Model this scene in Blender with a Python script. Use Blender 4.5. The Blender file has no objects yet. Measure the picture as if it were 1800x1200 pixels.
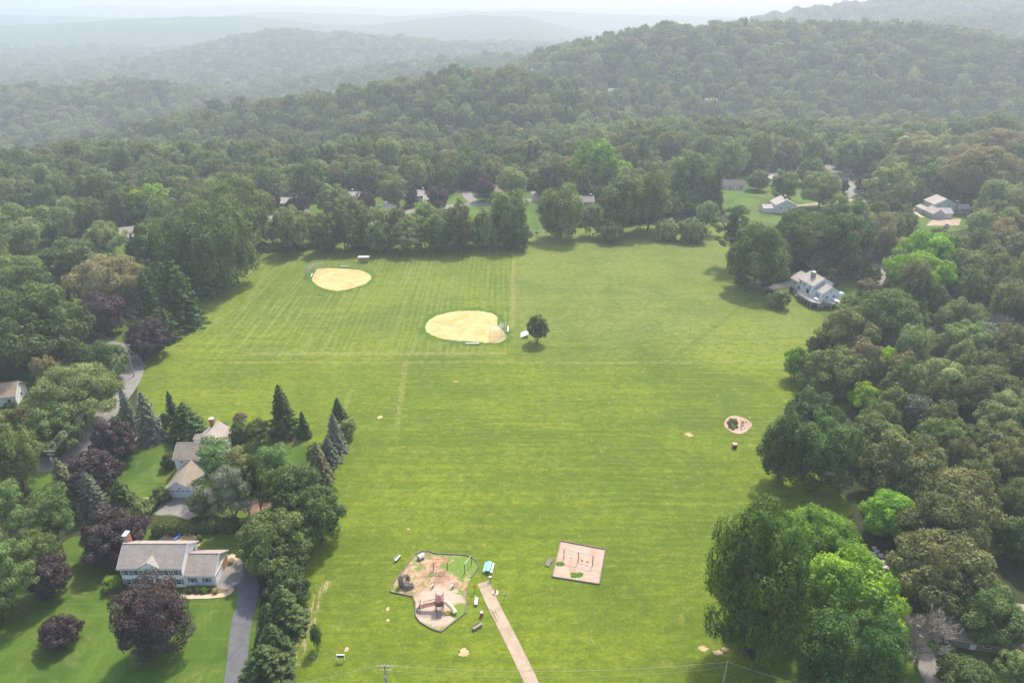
import bpy, bmesh, math, random
import numpy as np
from mathutils import Vector, Matrix, noise as mnoise

# ------------------------------------------------------------------ camera, sky, sun, exposure
scene = bpy.context.scene
COL = scene.collection
CAM_H, TILT = 100.0, math.radians(26.0)
cam_data = bpy.data.cameras.new("camera"); cam = bpy.data.objects.new("camera", cam_data); COL.objects.link(cam)
cam.location = (0, 0, CAM_H); cam.rotation_euler = (math.radians(90) - TILT, 0, 0)
cam_data.sensor_width = 36.0; cam_data.lens = 24.0; cam_data.clip_start = 0.5; cam_data.clip_end = 40000
scene.camera = cam

SUN_EL, SUN_AZ = math.radians(56), math.radians(22)      # azimuth measured from +Y towards +X
world = bpy.data.worlds.new("World"); scene.world = world; world.use_nodes = True
wn = world.node_tree; wn.nodes.clear()
sky = wn.nodes.new("ShaderNodeTexSky"); sky.sky_type = 'NISHITA'; sky.sun_disc = False
sky.sun_elevation = SUN_EL; sky.sun_rotation = SUN_AZ
sky.air_density = 1.0; sky.dust_density = 2.2; sky.ozone_density = 1.0
bg = wn.nodes.new("ShaderNodeBackground"); bg.inputs[1].default_value = 0.15
wo = wn.nodes.new("ShaderNodeOutputWorld")
wn.links.new(sky.outputs[0], bg.inputs[0]); wn.links.new(bg.outputs[0], wo.inputs[0])

sun_d = bpy.data.lights.new("sun", 'SUN'); sun_d.energy = 2.35; sun_d.angle = math.radians(3.0); sun_d.color = (1.0, 0.95, 0.86)
sun = bpy.data.objects.new("sun", sun_d); COL.objects.link(sun)
sdir = Vector((math.sin(SUN_AZ) * math.cos(SUN_EL), math.cos(SUN_AZ) * math.cos(SUN_EL), math.sin(SUN_EL)))
sun.rotation_euler = sdir.to_track_quat('Z', 'Y').to_euler(); sun.location = (0, 0, 400)
scene.view_settings.view_transform = 'Standard'; scene.view_settings.look = 'None'
scene.view_settings.exposure = 1.28; scene.view_settings.gamma = 1.0
try:
    scene.cycles.max_bounces = 6; scene.cycles.diffuse_bounces = 3; scene.cycles.transmission_bounces = 4
    scene.cycles.transparent_max_bounces = 8; scene.cycles.volume_bounces = 0
except Exception: pass

rnd = random.Random(7)
R = math.radians
ST, CT = math.sin(TILT), math.cos(TILT)

# ------------------------------------------------------------------ survey helpers: a bearing from the drone to a spot on the land
def ss(t):
    t = max(0.0, min(1.0, t)); return t * t * (3 - 2 * t)
def bear(u, v):
    yy = (600 - v) / 1200.0
    return (u - 900) / 1200.0, CT + ST * yy, ST - CT * yy
def G(u, v, z=0.0):
    a, b, c = bear(u, v); t = (CAM_H - z) / c
    return (t * a, t * b)
def PX(x, y, z):
    z -= CAM_H; d = y * CT - z * ST
    return (900 + 1200 * x / d, 600 - 1200 * (y * ST + z * CT) / d, d)
def crest(y0, s, pts, tree=24):
    out = []
    for u, v in pts:
        a, b, c = bear(u, v); t = y0 / b
        out.append((t * a, CAM_H - c * t - tree))
    w = 0.12 * y0 + 60                                # the ridge runs out at both ends
    out = [(out[0][0] - w, -70.0)] + out + [(out[-1][0] + w, -70.0)]
    return (y0, s, [p[0] for p in out], [p[1] for p in out])
RIDGES = [
 crest(755, 150, [(-100, 300), (100, 240), (300, 195), (450, 165), (600, 150), (700, 125), (850, 113), (920, 118), (1000, 140), (1100, 175), (1250, 260)]),
 crest(1040, 230, [(800, 260), (870, 150), (950, 84), (1000, 67), (1100, 43), (1200, 35), (1400, 33), (1600, 32), (1700, 45), (1800, 62), (2100, 60)]),
 crest(1500, 200, [(300, 180), (500, 137), (600, 122), (700, 107), (850, 96), (950, 92), (1100, 92)]),
 crest(1150, 170, [(-400, 150), (0, 152), (100, 147), (200, 137), (280, 141), (350, 170), (420, 220)]),
 crest(2300, 400, [(100, 130), (330, 86), (420, 63), (500, 52), (600, 57), (700, 66), (800, 75), (1000, 80)]),
 crest(3400, 500, [(-500, 32), (0, 36), (150, 29), (300, 21), (430, 18), (540, 32), (640, 36), (720, 27), (830, 16), (930, 22), (1000, 40), (1100, 60)]),
 crest(4600, 500, [(-500, 22), (0, 19), (200, 24), (330, 26), (480, 13), (600, 17), (700, 21), (800, 14), (950, 12), (1150, 20), (1500, 26)]),
 crest(7200, 900, [(-600, 10), (0, 9), (120, 13), (150, 5), (250, 6), (320, 10), (400, 3), (600, 7), (750, 11), (1000, 9), (1300, 8), (1600, 12)]),
 crest(2000, 330, [(1230, 70), (1290, 40), (1350, 27), (1400, 16), (1500, 4), (1650, -7), (1800, -11), (2200, -11)]),
 crest(1600, 200, [(1450, 60), (1550, 38), (1650, 29), (1700, 23), (1750, 13), (1800, 11), (2200, 0)]),
]
def terrain(x, y):
    edge = 455 + 90 * ss((x + 60) / 220.0)
    d = y - edge
    if d <= 0: return 0.0
    low = -(44 + 22 * ss(-x / 300.0)) * ss(d / 230.0)
    z = low
    for y0, s, xs, zs in RIDGES:
        q = (y - y0) / s
        if abs(q) > 2.6: continue
        cz = float(np.interp(x, xs, zs))
        k = math.exp(-q * q)
        if cz > low: z = max(z, low + (cz - low) * k)
    f = ss(d / 120.0)
    n = mnoise.noise(Vector((x / 90.0, y / 90.0, 3.1))) * 5 + mnoise.noise(Vector((x / 33.0, y / 33.0, 9.1))) * 2.0
    return z + f * n * (1.0 + y / 4000.0)
def AT(u, v, up=0.0):
    """the spot on the land seen at (u, v); UP metres above it"""
    a, b, c = bear(u, v)
    z = 0.0
    for _ in range(25):
        t = (CAM_H - z - up) / c if c > 1e-6 else 1e9
        z = 0.6 * z + 0.4 * terrain(t * a, t * b)
        if t * b < 440: break
    t = (CAM_H - z - up) / c
    return Vector((t * a, t * b, terrain(t * a, t * b)))
def in_poly(x, y, P):
    r = False; n = len(P); j = n - 1
    for i in range(n):
        xi, yi = P[i]; xj, yj = P[j]
        if (yi > y) != (yj > y) and x < (xj - xi) * (y - yi) / (yj - yi) + xi: r = not r
        j = i
    return r

# ------------------------------------------------------------------ object helpers
def tag(o, label=None, cat=None, group=None, kind=None):
    if label: o["label"] = label
    if cat: o["category"] = cat
    if group: o["group"] = group
    if kind: o["kind"] = kind
    return o
def empty(name, loc, rz=0.0, label=None, cat=None, group=None):
    o = bpy.data.objects.new(name, None); COL.objects.link(o); o.empty_display_size = 0.5
    o.location = loc; o.rotation_euler = (0, 0, rz)
    return tag(o, label, cat, group)
def link(name, me, parent=None, loc=(0, 0, 0)):
    o = bpy.data.objects.new(name, me); COL.objects.link(o)
    o.location = loc
    if parent: o.parent = parent
    return o
def copy_tree(o, parent=None):
    c = o.copy(); COL.objects.link(c); c.parent = parent
    if "label" in c.keys() and parent is not None: pass
    for ch in KIDS(o): copy_tree(ch, c)
    return c
def KIDS(o): return [k for k in bpy.data.objects if k.parent == o]

class MB:
    """collects shapes into one mesh"""
    def __init__(s): s.v, s.f = [], []
    def add(s, vs, fs):
        n = len(s.v); s.v += [tuple(p) for p in vs]; s.f += [tuple(i + n for i in f) for f in fs]; return s
    def box(s, cx, cy, cz, w, d, h, rz=0.0, rx=0.0, ry=0.0):
        M = Matrix.Rotation(rz, 3, 'Z') @ Matrix.Rotation(ry, 3, 'Y') @ Matrix.Rotation(rx, 3, 'X')
        vs = []
        for z in (-h / 2, h / 2):
            for x, y in ((-w / 2, -d / 2), (w / 2, -d / 2), (w / 2, d / 2), (-w / 2, d / 2)):
                p = M @ Vector((x, y, z)); vs.append((p.x + cx, p.y + cy, p.z + cz))
        return s.add(vs, [(3, 2, 1, 0), (4, 5, 6, 7), (0, 1, 5, 4), (1, 2, 6, 5), (2, 3, 7, 6), (3, 0, 4, 7)])
    def tube(s, pts, rs, n=8, cap=True):
        pts = [Vector(p) for p in pts]
        if not hasattr(rs, '__len__'): rs = [rs] * len(pts)
        base = len(s.v); up = Vector((0, 0, 1))
        for i, p in enumerate(pts):
            d = (pts[min(i + 1, len(pts) - 1)] - pts[max(i - 1, 0)]).normalized()
            a = d.cross(up)
            if a.length < 1e-3: a = Vector((1, 0, 0))
            a.normalize(); b = d.cross(a)
            for k in range(n):
                t = 2 * math.pi * k / n
                s.v.append(tuple(p + (a * math.cos(t) + b * math.sin(t)) * rs[i]))
        for i in range(len(pts) - 1):
            for k in range(n):
                k2 = (k + 1) % n
                s.f.append((base + i * n + k, base + i * n + k2, base + (i + 1) * n + k2, base + (i + 1) * n + k))
        if cap:
            s.f.append(tuple(base + k for k in range(n)))
            s.f.append(tuple(base + (len(pts) - 1) * n + k for k in reversed(range(n))))
        return s
    def lathe(s, cx, cy, prof, n=12):
        base = len(s.v)
        for r, z in prof:
            for k in range(n):
                t = 2 * math.pi * k / n; s.v.append((cx + r * math.cos(t), cy + r * math.sin(t), z))
        for i in range(len(prof) - 1):
            for k in range(n):
                k2 = (k + 1) % n
                s.f.append((base + i * n + k, base + i * n + k2, base + (i + 1) * n + k2, base + (i + 1) * n + k))
        s.f.append(tuple(base + (len(prof) - 1) * n + k for k in range(n)))
        s.f.append(tuple(base + k for k in reversed(range(n))))
        return s
    def prism(s, poly, z0, z1):
        n = len(poly)
        vs = [(x, y, z0) for x, y in poly] + [(x, y, z1) for x, y in poly]
        fs = [tuple(reversed(range(n))), tuple(range(n, 2 * n))] + [(i, (i + 1) % n, n + (i + 1) % n, n + i) for i in range(n)]
        return s.add(vs, fs)
    def mesh(s, name, m, smooth=False):
        me = bpy.data.meshes.new(name); me.from_pydata(s.v, [], s.f)
        if m: me.materials.append(m)
        if smooth: me.polygons.foreach_set("use_smooth", [True] * len(me.polygons))
        me.update(); return me
    def obj(s, name, m, parent=None, smooth=False, bevel=0.0):
        o = link(name, s.mesh(name, m, smooth), parent)
        if bevel:
            b = o.modifiers.new("bevel", 'BEVEL'); b.width = bevel; b.segments = 2; b.limit_method = 'ANGLE'
        return o

# ------------------------------------------------------------------ materials
class NT:
    def __init__(s, name):
        s.m = bpy.data.materials.new(name); s.m.use_nodes = True; s.t = s.m.node_tree; s.t.nodes.clear()
        s.out = s.t.nodes.new("ShaderNodeOutputMaterial")
    def n(s, typ, **kw):
        o = s.t.nodes.new("ShaderNode" + typ)
        for k, v in kw.items(): setattr(o, k, v)
        return o
    def set(s, sock, val):
        if hasattr(val, "is_linked") or hasattr(val, "links"): s.t.links.new(val, sock)
        else:
            if isinstance(val, tuple) and len(val) == 3 and sock.type == 'RGBA': val = (*val, 1)
            sock.default_value = val
    def coord(s, scale=(1, 1, 1), rot=0.0, loc=(0, 0, 0), kind="Object"):
        tc = s.n("TexCoord"); mp = s.n("Mapping"); s.t.links.new(tc.outputs[kind], mp.inputs[0])
        mp.inputs[3].default_value = scale; mp.inputs[2].default_value = (0, 0, rot); mp.inputs[1].default_value = loc
        return mp.outputs[0]
    def noise(s, scale, detail=3, rough=0.55, vec=None, dist=0.0):
        o = s.n("TexNoise"); o.inputs["Scale"].default_value = scale; o.inputs["Detail"].default_value = detail
        o.inputs["Roughness"].default_value = rough; o.inputs["Distortion"].default_value = dist
        if vec is not None: s.t.links.new(vec, o.inputs["Vector"])
        return o.outputs["Fac"]
    def ramp(s, fac, a, b, lo=0.0, hi=1.0):
        o = s.n("MapRange"); s.set(o.inputs[0], fac)
        for i, v in zip((1, 2, 3, 4), (a, b, lo, hi)): o.inputs[i].default_value = v
        return o.outputs[0]
    def mix(s, fac, a, b, mode='MIX'):
        o = s.n("Mix", data_type='RGBA', blend_type=mode)
        s.set(o.inputs[0], fac); s.set(o.inputs[6], a); s.set(o.inputs[7], b)
        return o.outputs[2]
    def math(s, op, a, b=0.0, c=0.0):
        o = s.n("Math", operation=op); s.set(o.inputs[0], a); s.set(o.inputs[1], b); s.set(o.inputs[2], c); return o.outputs[0]
    def xyz(s, vec):
        o = s.n("SeparateXYZ"); s.t.links.new(vec, o.inputs[0]); return o.outputs
    def hsv(s, col, h=0.5, sat=1.0, v=1.0):
        o = s.n("HueSaturation"); s.set(o.inputs["Color"], col); s.set(o.inputs["Hue"], h)
        s.set(o.inputs["Saturation"], sat); s.set(o.inputs["Value"], v); return o.outputs[0]
    def done(s, col, rough=0.8, metal=0.0, bump=None, strength=0.3, dist=0.1, spec=0.3, alpha=None):
        p = s.n("BsdfPrincipled"); s.set(p.inputs["Base Color"], col); s.set(p.inputs["Roughness"], rough)
        s.set(p.inputs["Metallic"], metal); s.set(p.inputs["Specular IOR Level"], spec)
        if bump is not None:
            b = s.n("Bump"); b.inputs["Strength"].default_value = strength; b.inputs["Distance"].default_value = dist
            s.t.links.new(bump, b.inputs["Height"]); s.t.links.new(b.outputs[0], p.inputs["Normal"])
        if alpha is not None: s.set(p.inputs["Alpha"], alpha)
        s.t.links.new(p.outputs[0], s.out.inputs[0]); return s.m
def simple(name, c, rough=0.7, metal=0.0, var=0.18, scale=2.0, spec=0.3):
    t = NT(name); n = t.noise(scale, 4, 0.6, t.coord())
    c2 = tuple(max(0.0, k * (1 - var)) for k in c); c1 = tuple(min(1.0, k * (1 + var)) for k in c)
    return t.done(t.mix(t.ramp(n, 0.3, 0.7), c2, c1), rough, metal, spec=spec)

def m_siding(name, c):
    t = NT(name); co = t.coord(); z = t.xyz(co)[2]
    fr = t.math('FRACT', t.math('MULTIPLY', z, 5.5))
    lap = t.ramp(fr, 0.0, 0.14, 0.86, 1.0)
    n = t.noise(0.9, 4, 0.6, co)
    col = t.mix(t.ramp(n, 0.35, 0.75), tuple(k * 0.9 for k in c), c)
    col = t.mix(1.0, col, t.mix(lap, (0.8, 0.8, 0.82), (1, 1, 1)), 'MULTIPLY')
    return t.done(col, 0.6, bump=fr, strength=0.25, dist=0.03)
def m_shingle(name, c1, c2, rot=0.0):
    t = NT(name); co = t.coord()
    b = t.n("TexBrick"); t.t.links.new(t.coord((1, 1.25, 1), rot), b.inputs[0])
    b.inputs["Scale"].default_value = 1.0; b.inputs["Brick Width"].default_value = 0.55; b.inputs["Row Height"].default_value = 0.26
    b.inputs["Mortar Size"].default_value = 0.018
    t.set(b.inputs["Color1"], c1); t.set(b.inputs["Color2"], c2); t.set(b.inputs["Mortar"], tuple(k * 0.55 for k in c1))
    n = t.noise(0.55, 5, 0.65, t.coord((1, 0.35, 1)))
    col = t.mix(t.ramp(n, 0.42, 0.72, 0.0, 0.55), b.outputs[0], tuple(k * 0.6 for k in c1))
    g = t.noise(9.0, 2, 0.6, co); col = t.mix(t.ramp(g, 0.3, 0.7, 0.0, 0.3), col, tuple(min(1, k * 1.35) for k in c2))
    return t.done(col, 0.9, bump=b.outputs[1], strength=0.2, dist=0.03)
def m_brick(name, c):
    t = NT(name); b = t.n("TexBrick"); t.t.links.new(t.coord((1, 1, 1)), b.inputs[0])
    b.inputs["Scale"].default_value = 4.0
    t.set(b.inputs["Color1"], c); t.set(b.inputs["Color2"], tuple(k * 0.7 for k in c)); t.set(b.inputs["Mortar"], (0.35, 0.3, 0.26))
    return t.done(b.outputs[0], 0.85)

def m_leaf(name, c_dark, c_light, trans=0.4, var=0.2):
    c_dark = tuple(k * 2.2 for k in c_dark); c_light = tuple(k * 1.75 for k in c_light)
    """leaves: colour differs from tree to tree and from clump to clump; part of the light passes through"""
    t = NT(name); co = t.coord()
    oi = t.n("ObjectInfo")
    n1 = t.noise(2.6, 3, 0.6, co); n2 = t.noise(17.0, 2, 0.6, co)
    f = t.math('ADD', t.math('MULTIPLY', n1, 0.55), t.math('MULTIPLY', n2, 0.45))
    col = t.mix(t.ramp(f, 0.42, 0.6), c_dark, c_light)
    val = t.math('MULTIPLY_ADD', oi.outputs["Random"], 2 * var, 1 - var)
    hu = t.math('MULTIPLY_ADD', t.math('FRACT', t.math('MULTIPLY', oi.outputs["Random"], 7.31)), 0.026, 0.487)
    col = t.hsv(col, hu, 0.93, val)
    d = t.n("BsdfDiffuse"); t.set(d.inputs[0], col)
    tr = t.n("BsdfTranslucent"); t.set(tr.inputs[0], t.hsv(col, 0.485, 1.12, 1.35))
    gl = t.n("BsdfGlossy"); t.set(gl.inputs[0], (0.5, 0.55, 0.5)); gl.inputs["Roughness"].default_value = 0.45
    m1 = t.n("MixShader"); m1.inputs[0].default_value = trans
    t.t.links.new(d.outputs[0], m1.inputs[1]); t.t.links.new(tr.outputs[0], m1.inputs[2])
    m2 = t.n("MixShader"); m2.inputs[0].default_value = 0.022
    t.t.links.new(m1.outputs[0], m2.inputs[1]); t.t.links.new(gl.outputs[0], m2.inputs[2])
    t.t.links.new(m2.outputs[0], t.out.inputs[0]); return t.m

def m_field():
    t = NT("mown_grass"); co = t.coord(); X, Y, Z = t.xyz(co)
    big = t.noise(0.016, 4, 0.6, co, 0.6); mid = t.noise(0.075, 4, 0.62, co, 0.4); fine = t.noise(1.5, 4, 0.75, co)
    vfine = t.noise(5.0, 2, 0.8, co)
    g_dark, g_mid, g_yel, dry = (0.064, 0.106, 0.002), (0.116, 0.170, 0.003), (0.19, 0.226, 0.005), (0.30, 0.27, 0.09)
    col = t.mix(t.ramp(mid, 0.36, 0.64), g_dark, g_mid)
    col = t.mix(t.ramp(big, 0.44, 0.62, 0.0, 0.85), col, g_yel)
    col = t.mix(t.ramp(t.noise(0.03, 4, 0.65, t.coord((1, 1, 1), 0, (50, 90, 0)), 1.0), 0.5, 0.68, 0.0, 0.6), col, (0.055, 0.10, 0.003))
    # mower passes: thin cuttings lines, across in the near half, both ways in the far left quarter
    rowsx = t.noise(1.0, 3, 0.6, t.coord((0.022, 0.85, 1), R(3)), 0.15)
    rowsx2 = t.noise(1.0, 2, 0.6, t.coord((0.015, 0.33, 1), R(-2)), 0.1)
    rowsy = t.noise(1.0, 3, 0.6, t.coord((0.85, 0.02, 1), R(-1.5)), 0.15)
    diag = t.noise(1.0, 3, 0.6, t.coord((0.75, 0.03, 1), R(22)), 0.2)
    wob = t.math('MULTIPLY', t.math('SUBTRACT', t.noise(0.03, 2, 0.5, co), 0.5), 7.0)
    Xw = t.math('ADD', X, wob); Yw = t.math('ADD', Y, wob)
    farq = t.ramp(Yw, 192.0, 197.0); leftq = t.ramp(Xw, -2.0, 0.5, 1.0, 0.0)
    q = t.math('MULTIPLY', farq, leftq)
    slope = t.math('MULTIPLY_ADD', X, 0.35, Y)                     # far-left corner mown on the slant
    slant = t.ramp(t.math('ADD', X, t.math('MULTIPLY', Y, 0.25)), -22.0, -10.0, 1.0, 0.0)
    q_y = t.math('MULTIPLY', q, t.math('SUBTRACT', 1.0, t.math('MULTIPLY', slant, 0.8)))
    dx = t.ramp(rowsx, 0.53, 0.7, 0.0, 0.65); dy = t.math('MULTIPLY', t.ramp(rowsy, 0.52, 0.70, 0.0, 0.75), q_y)
    dd = t.math('MULTIPLY', t.ramp(diag, 0.5, 0.66, 0.0, 0.85), t.math('MULTIPLY', q, slant))
    col = t.mix(dx, col, g_yel); col = t.mix(t.ramp(rowsx2, 0.36, 0.55, 0.5, 0.0), col, g_dark)
    # regular mower stripes
    sw = t.math('SINE', t.math('MULTIPLY_ADD', t.math('MULTIPLY_ADD', X, 0.03, Y), 3.3, t.math('MULTIPLY', t.noise(0.06, 2, 0.5, co), 14.0)))
    sx = t.math('SINE', t.math('MULTIPLY_ADD', t.math('MULTIPLY_ADD', Y, 0.02, X), 3.0, t.math('MULTIPLY', t.noise(0.05, 2, 0.5, co), 5.0)))
    pat = t.noise(0.05, 3, 0.6, t.coord((1, 1, 1), 0, (77, 3, 0)))
    col = t.mix(t.math('MULTIPLY', t.ramp(sw, 0.1, 1.0, 0.0, 0.3), t.ramp(pat, 0.35, 0.6)), col, g_yel)
    col = t.mix(t.math('MULTIPLY', t.ramp(sx, 0.0, 1.0, 0.0, 0.42), q_y), col, (0.21, 0.235, 0.05))
    dark_y = t.math('MULTIPLY', t.ramp(rowsy, 0.30, 0.47, 0.55, 0.0), q_y); col = t.mix(dark_y, col, g_dark)
    col = t.mix(dy, col, (0.23, 0.25, 0.07)); col = t.mix(dd, col, (0.22, 0.25, 0.06))
    # the paler right half of the far ground
    rq = t.math('MULTIPLY', t.ramp(Yw, 185.0, 215.0), t.ramp(Xw, -1.0, 3.0))
    col = t.mix(t.math('MULTIPLY', rq, t.ramp(mid, 0.3, 0.75, 0.15, 0.75)), col, (0.19, 0.215, 0.055))
    # worn / dry lines
    def line(coord, at, w, a=None, b=None, other=None, s=0.5):
        d = t.math('ABSOLUTE', t.math('SUBTRACT', coord, at)); k = t.ramp(d, w * 0.3, w, s, 0.0)
        if other is not None:
            k = t.math('MULTIPLY', k, t.ramp(other, a, a + 4)); k = t.math('MULTIPLY', k, t.ramp(other, b - 4, b, 1.0, 0.0))
        return t.math('MULTIPLY', k, t.ramp(fine, 0.35, 0.6, 0.3, 1.2))
    Xs = t.math('ADD', X, t.math('MULTIPLY', wob, 0.25)); Ys = t.math('ADD', Y, t.math('MULTIPLY', wob, 0.25))
    col = t.mix(line(Xs, 0.3, 1.4, 214, 322, Y, 0.6), col, dry)
    col = t.mix(line(Ys, 196.0, 1.6, -88, 0, X, 0.55), col, dry)
    col = t.mix(line(Ys, 190.0, 1.2, -96, 130, X, 0.35), col, dry)
    col = t.mix(line(t.math('ADD', Xs, t.math('MULTIPLY', Y, 0.07)), -20.0, 1.2, 150, 194, Y, 0.45), col, dry)
    col = t.mix(line(t.math('ADD', Xs, t.math('MULTIPLY', Y, 0.05)), -38.5, 1.1, 70, 175, Y, 0.5), col, dry)
    col = t.mix(line(t.math('SUBTRACT', Ys, t.math('MULTIPLY', X, 1.25)), 128.0, 2.4, 44, 95, X, 0.5), col, g_dark)
    col = t.mix(line(t.math('ADD', Ys, t.math('MULTIPLY', X, 0.55)), 165.0, 1.4, -20, 60, X, 0.35), col, g_dark)
    # thin spots, clover, clippings
    sp = t.noise(0.33, 4, 0.7, co, 0.5); col = t.mix(t.ramp(sp, 0.58, 0.74, 0.0, 0.65), col, (0.22, 0.225, 0.05))
    sp2 = t.noise(0.21, 4, 0.7, t.coord((1, 1, 1), 0, (31, 7, 0)), 0.5); col = t.mix(t.ramp(sp2, 0.6, 0.75, 0.0, 0.65), col, (0.07, 0.15, 0.01))
    tuft = t.noise(0.6, 5, 0.8, t.coord((0.7, 1, 1), 0, (3, 8, 0)), 0.6)
    col = t.mix(t.ramp(tuft, 0.36, 0.52, 0.75, 0.0), col, (0.06, 0.095, 0.006))
    col = t.mix(t.ramp(tuft, 0.54, 0.72, 0.0, 0.6), col, (0.27, 0.27, 0.055))
    col = t.mix(t.ramp(fine, 0.3, 0.6, 0.6, 0.0), col, (0.045, 0.08, 0.006))
    col = t.mix(t.ramp(vfine, 0.5, 0.75, 0.0, 0.5), col, (0.3, 0.3, 0.08))
    return t.done(col, 0.9, bump=fine, strength=0.5, dist=0.15, spec=0.12)
def m_lawn():
    t = NT("lawn_grass"); co = t.coord()
    mid = t.noise(0.09, 4, 0.6, co, 0.8); fine = t.noise(1.8, 4, 0.75, co); rows = t.noise(1.0, 3, 0.6, t.coord((0.03, 0.8, 1), R(8)), 0.3)
    ring = t.n("TexWave", wave_type='RINGS', rings_direction='Z'); t.t.links.new(t.coord((1, 1, 1), 0, (78, -80, 0)), ring.inputs[0])
    ring.inputs["Scale"].default_value = 0.28; ring.inputs["Distortion"].default_value = 5.0; ring.inputs["Detail"].default_value = 2
    col = t.mix(t.ramp(mid, 0.35, 0.65), (0.048, 0.095, 0.008), (0.1, 0.155, 0.014))
    col = t.mix(t.math('MULTIPLY', t.ramp(ring.outputs[1], 0.4, 0.9, 0.0, 0.22), t.ramp(mid, 0.42, 0.6)), col, (0.16, 0.2, 0.03))
    col = t.mix(t.ramp(rows, 0.55, 0.75, 0.0, 0.35), col, (0.2, 0.21, 0.05))
    col = t.mix(t.ramp(t.noise(0.2, 4, 0.6, co, 0.8), 0.55, 0.75, 0.0, 0.6), col, (0.24, 0.23, 0.08))
    col = t.mix(t.ramp(fine, 0.3, 0.7, 0.4, 0.0), col, (0.035, 0.075, 0.008))
    return t.done(col, 0.9, bump=fine, strength=0.3, dist=0.1, spec=0.15)
def m_terrain():
    t = NT("wooded_ground"); co = t.coord()
    a = t.noise(0.08, 5, 0.65, co); b = t.noise(0.9, 4, 0.7, co)
    col = t.mix(t.ramp(a, 0.4, 0.62), (0.022, 0.034, 0.010), (0.045, 0.056, 0.018))
    col = t.mix(t.ramp(b, 0.45, 0.7, 0.0, 0.5), col, (0.075, 0.06, 0.035))
    far = t.ramp(t.xyz(co)[1], 2300.0, 3200.0)
    vo = t.n("TexVoronoi"); vo.inputs["Scale"].default_value = 0.045; t.t.links.new(co, vo.inputs["Vector"])
    can = t.mix(t.ramp(vo.outputs[0], 0.0, 0.9), (0.075, 0.105, 0.035), (0.03, 0.05, 0.018))
    can = t.mix(t.ramp(t.noise(0.0045, 4, 0.6, co), 0.62, 0.7, 0.0, 0.6), can, (0.13, 0.16, 0.06))
    col = t.mix(far, col, can)
    return t.done(col, 0.95, spec=0.1)
def m_asphalt(name, c, crack=True):
    t = NT(name); co = t.coord(); a = t.noise(0.35, 5, 0.65, co, 0.4); b = t.noise(7.0, 3, 0.7, co)
    col = t.mix(t.ramp(a, 0.35, 0.7), tuple(k * 0.8 for k in c), tuple(k * 1.18 for k in c))
    col = t.mix(t.ramp(b, 0.4, 0.75, 0.0, 0.35), col, tuple(min(1, k * 1.5) for k in c))
    if crack:
        v = t.n("TexVoronoi", feature='DISTANCE_TO_EDGE'); v.inputs["Scale"].default_value = 0.22; t.t.links.new(t.coord((1, 1, 1)), v.inputs["Vector"])
        col = t.mix(t.ramp(v.outputs[0], 0.0, 0.012, 0.55, 0.0), col, tuple(k * 0.4 for k in c))
    return t.done(col, 0.9)
def m_dirt(name, c1, c2, c3, sc=1.0, gr=0.0):
    t = NT(name); co = t.coord(); a = t.noise(0.12 * sc, 5, 0.7, co, 1.2); b = t.noise(2.2 * sc, 4, 0.75, co)
    col = t.mix(t.ramp(a, 0.44, 0.62), c1, c2); col = t.mix(t.ramp(t.noise(0.5 * sc, 4, 0.7, t.coord((0.5, 1.6, 1), 0.6), 0.8), 0.55, 0.7, 0.0, 0.35), col, c2); col = t.mix(t.ramp(b, 0.5, 0.8, 0.0, 0.6), col, c3)
    if gr:
        g = t.noise(0.7, 4, 0.8, t.coord((1, 1, 1), 0, (9, 4, 0))); col = t.mix(t.ramp(g, 0.63, 0.67, 0.0, gr), col, (0.13, 0.19, 0.03))
    return t.done(col, 0.95, bump=b, strength=0.2, dist=0.05, spec=0.15)

M = {}
M['field'] = m_field(); M['lawn'] = m_lawn(); M['terrain'] = m_terrain()
M['road'] = m_asphalt('worn_asphalt', (0.21, 0.19, 0.165)); M['drive'] = m_asphalt('dark_asphalt', (0.12, 0.118, 0.12), True)
M['concrete'] = m_asphalt('pale_concrete', (0.36, 0.27, 0.18), True)
M['paver'] = m_asphalt('stone_paving', (0.5, 0.38, 0.24), False)
M['sand'] = m_dirt('infield_sand', (0.50, 0.39, 0.165), (0.42, 0.29, 0.10), (0.55, 0.44, 0.22), 1.3, 0.3)
M['chips'] = m_dirt('wood_chips', (0.44, 0.31, 0.225), (0.36, 0.235, 0.16), (0.54, 0.42, 0.33), 1.5, 0.6)
M['bare'] = m_dirt('bare_earth', (0.48, 0.33, 0.19), (0.38, 0.28, 0.12), (0.6, 0.45, 0.28), 2.0, 0.4)
M['mulch'] = m_dirt('bark_mulch', (0.17, 0.1, 0.06), (0.25, 0.16, 0.1), (0.36, 0.24, 0.15), 2.0)
M['white'] = m_siding('white_siding', (0.92, 0.89, 0.85)); M['bluewhite'] = m_siding('pale_blue_siding', (0.78, 0.79, 0.81))
M['sage'] = m_siding('grey_green_siding', (0.52, 0.56, 0.54)); M['cream'] = m_siding('cream_siding', (0.68, 0.64, 0.55))
M['brickwall'] = m_brick('red_brick', (0.24, 0.06, 0.045)); M['brick'] = m_brick('chimney_brick', (0.42, 0.13, 0.07))
M['stonewall'] = simple('grey_stone', (0.34, 0.3, 0.25), 0.9, var=0.35, scale=3)
M['roofgrey'] = m_shingle('grey_shingles', (0.30, 0.25, 0.205), (0.40, 0.34, 0.28)); M['roofbrown'] = m_shingle('brown_shingles', (0.22, 0.18, 0.13), (0.31, 0.26, 0.19))
M['rooftan'] = m_shingle('tan_shingles', (0.36, 0.31, 0.255), (0.46, 0.40, 0.335)); M['roofdark'] = m_shingle('dark_shingles', (0.1, 0.09, 0.085), (0.15, 0.13, 0.12))
M['roofred'] = m_shingle('clay_coloured_shingles', (0.3, 0.2, 0.14), (0.38, 0.26, 0.18))
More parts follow.
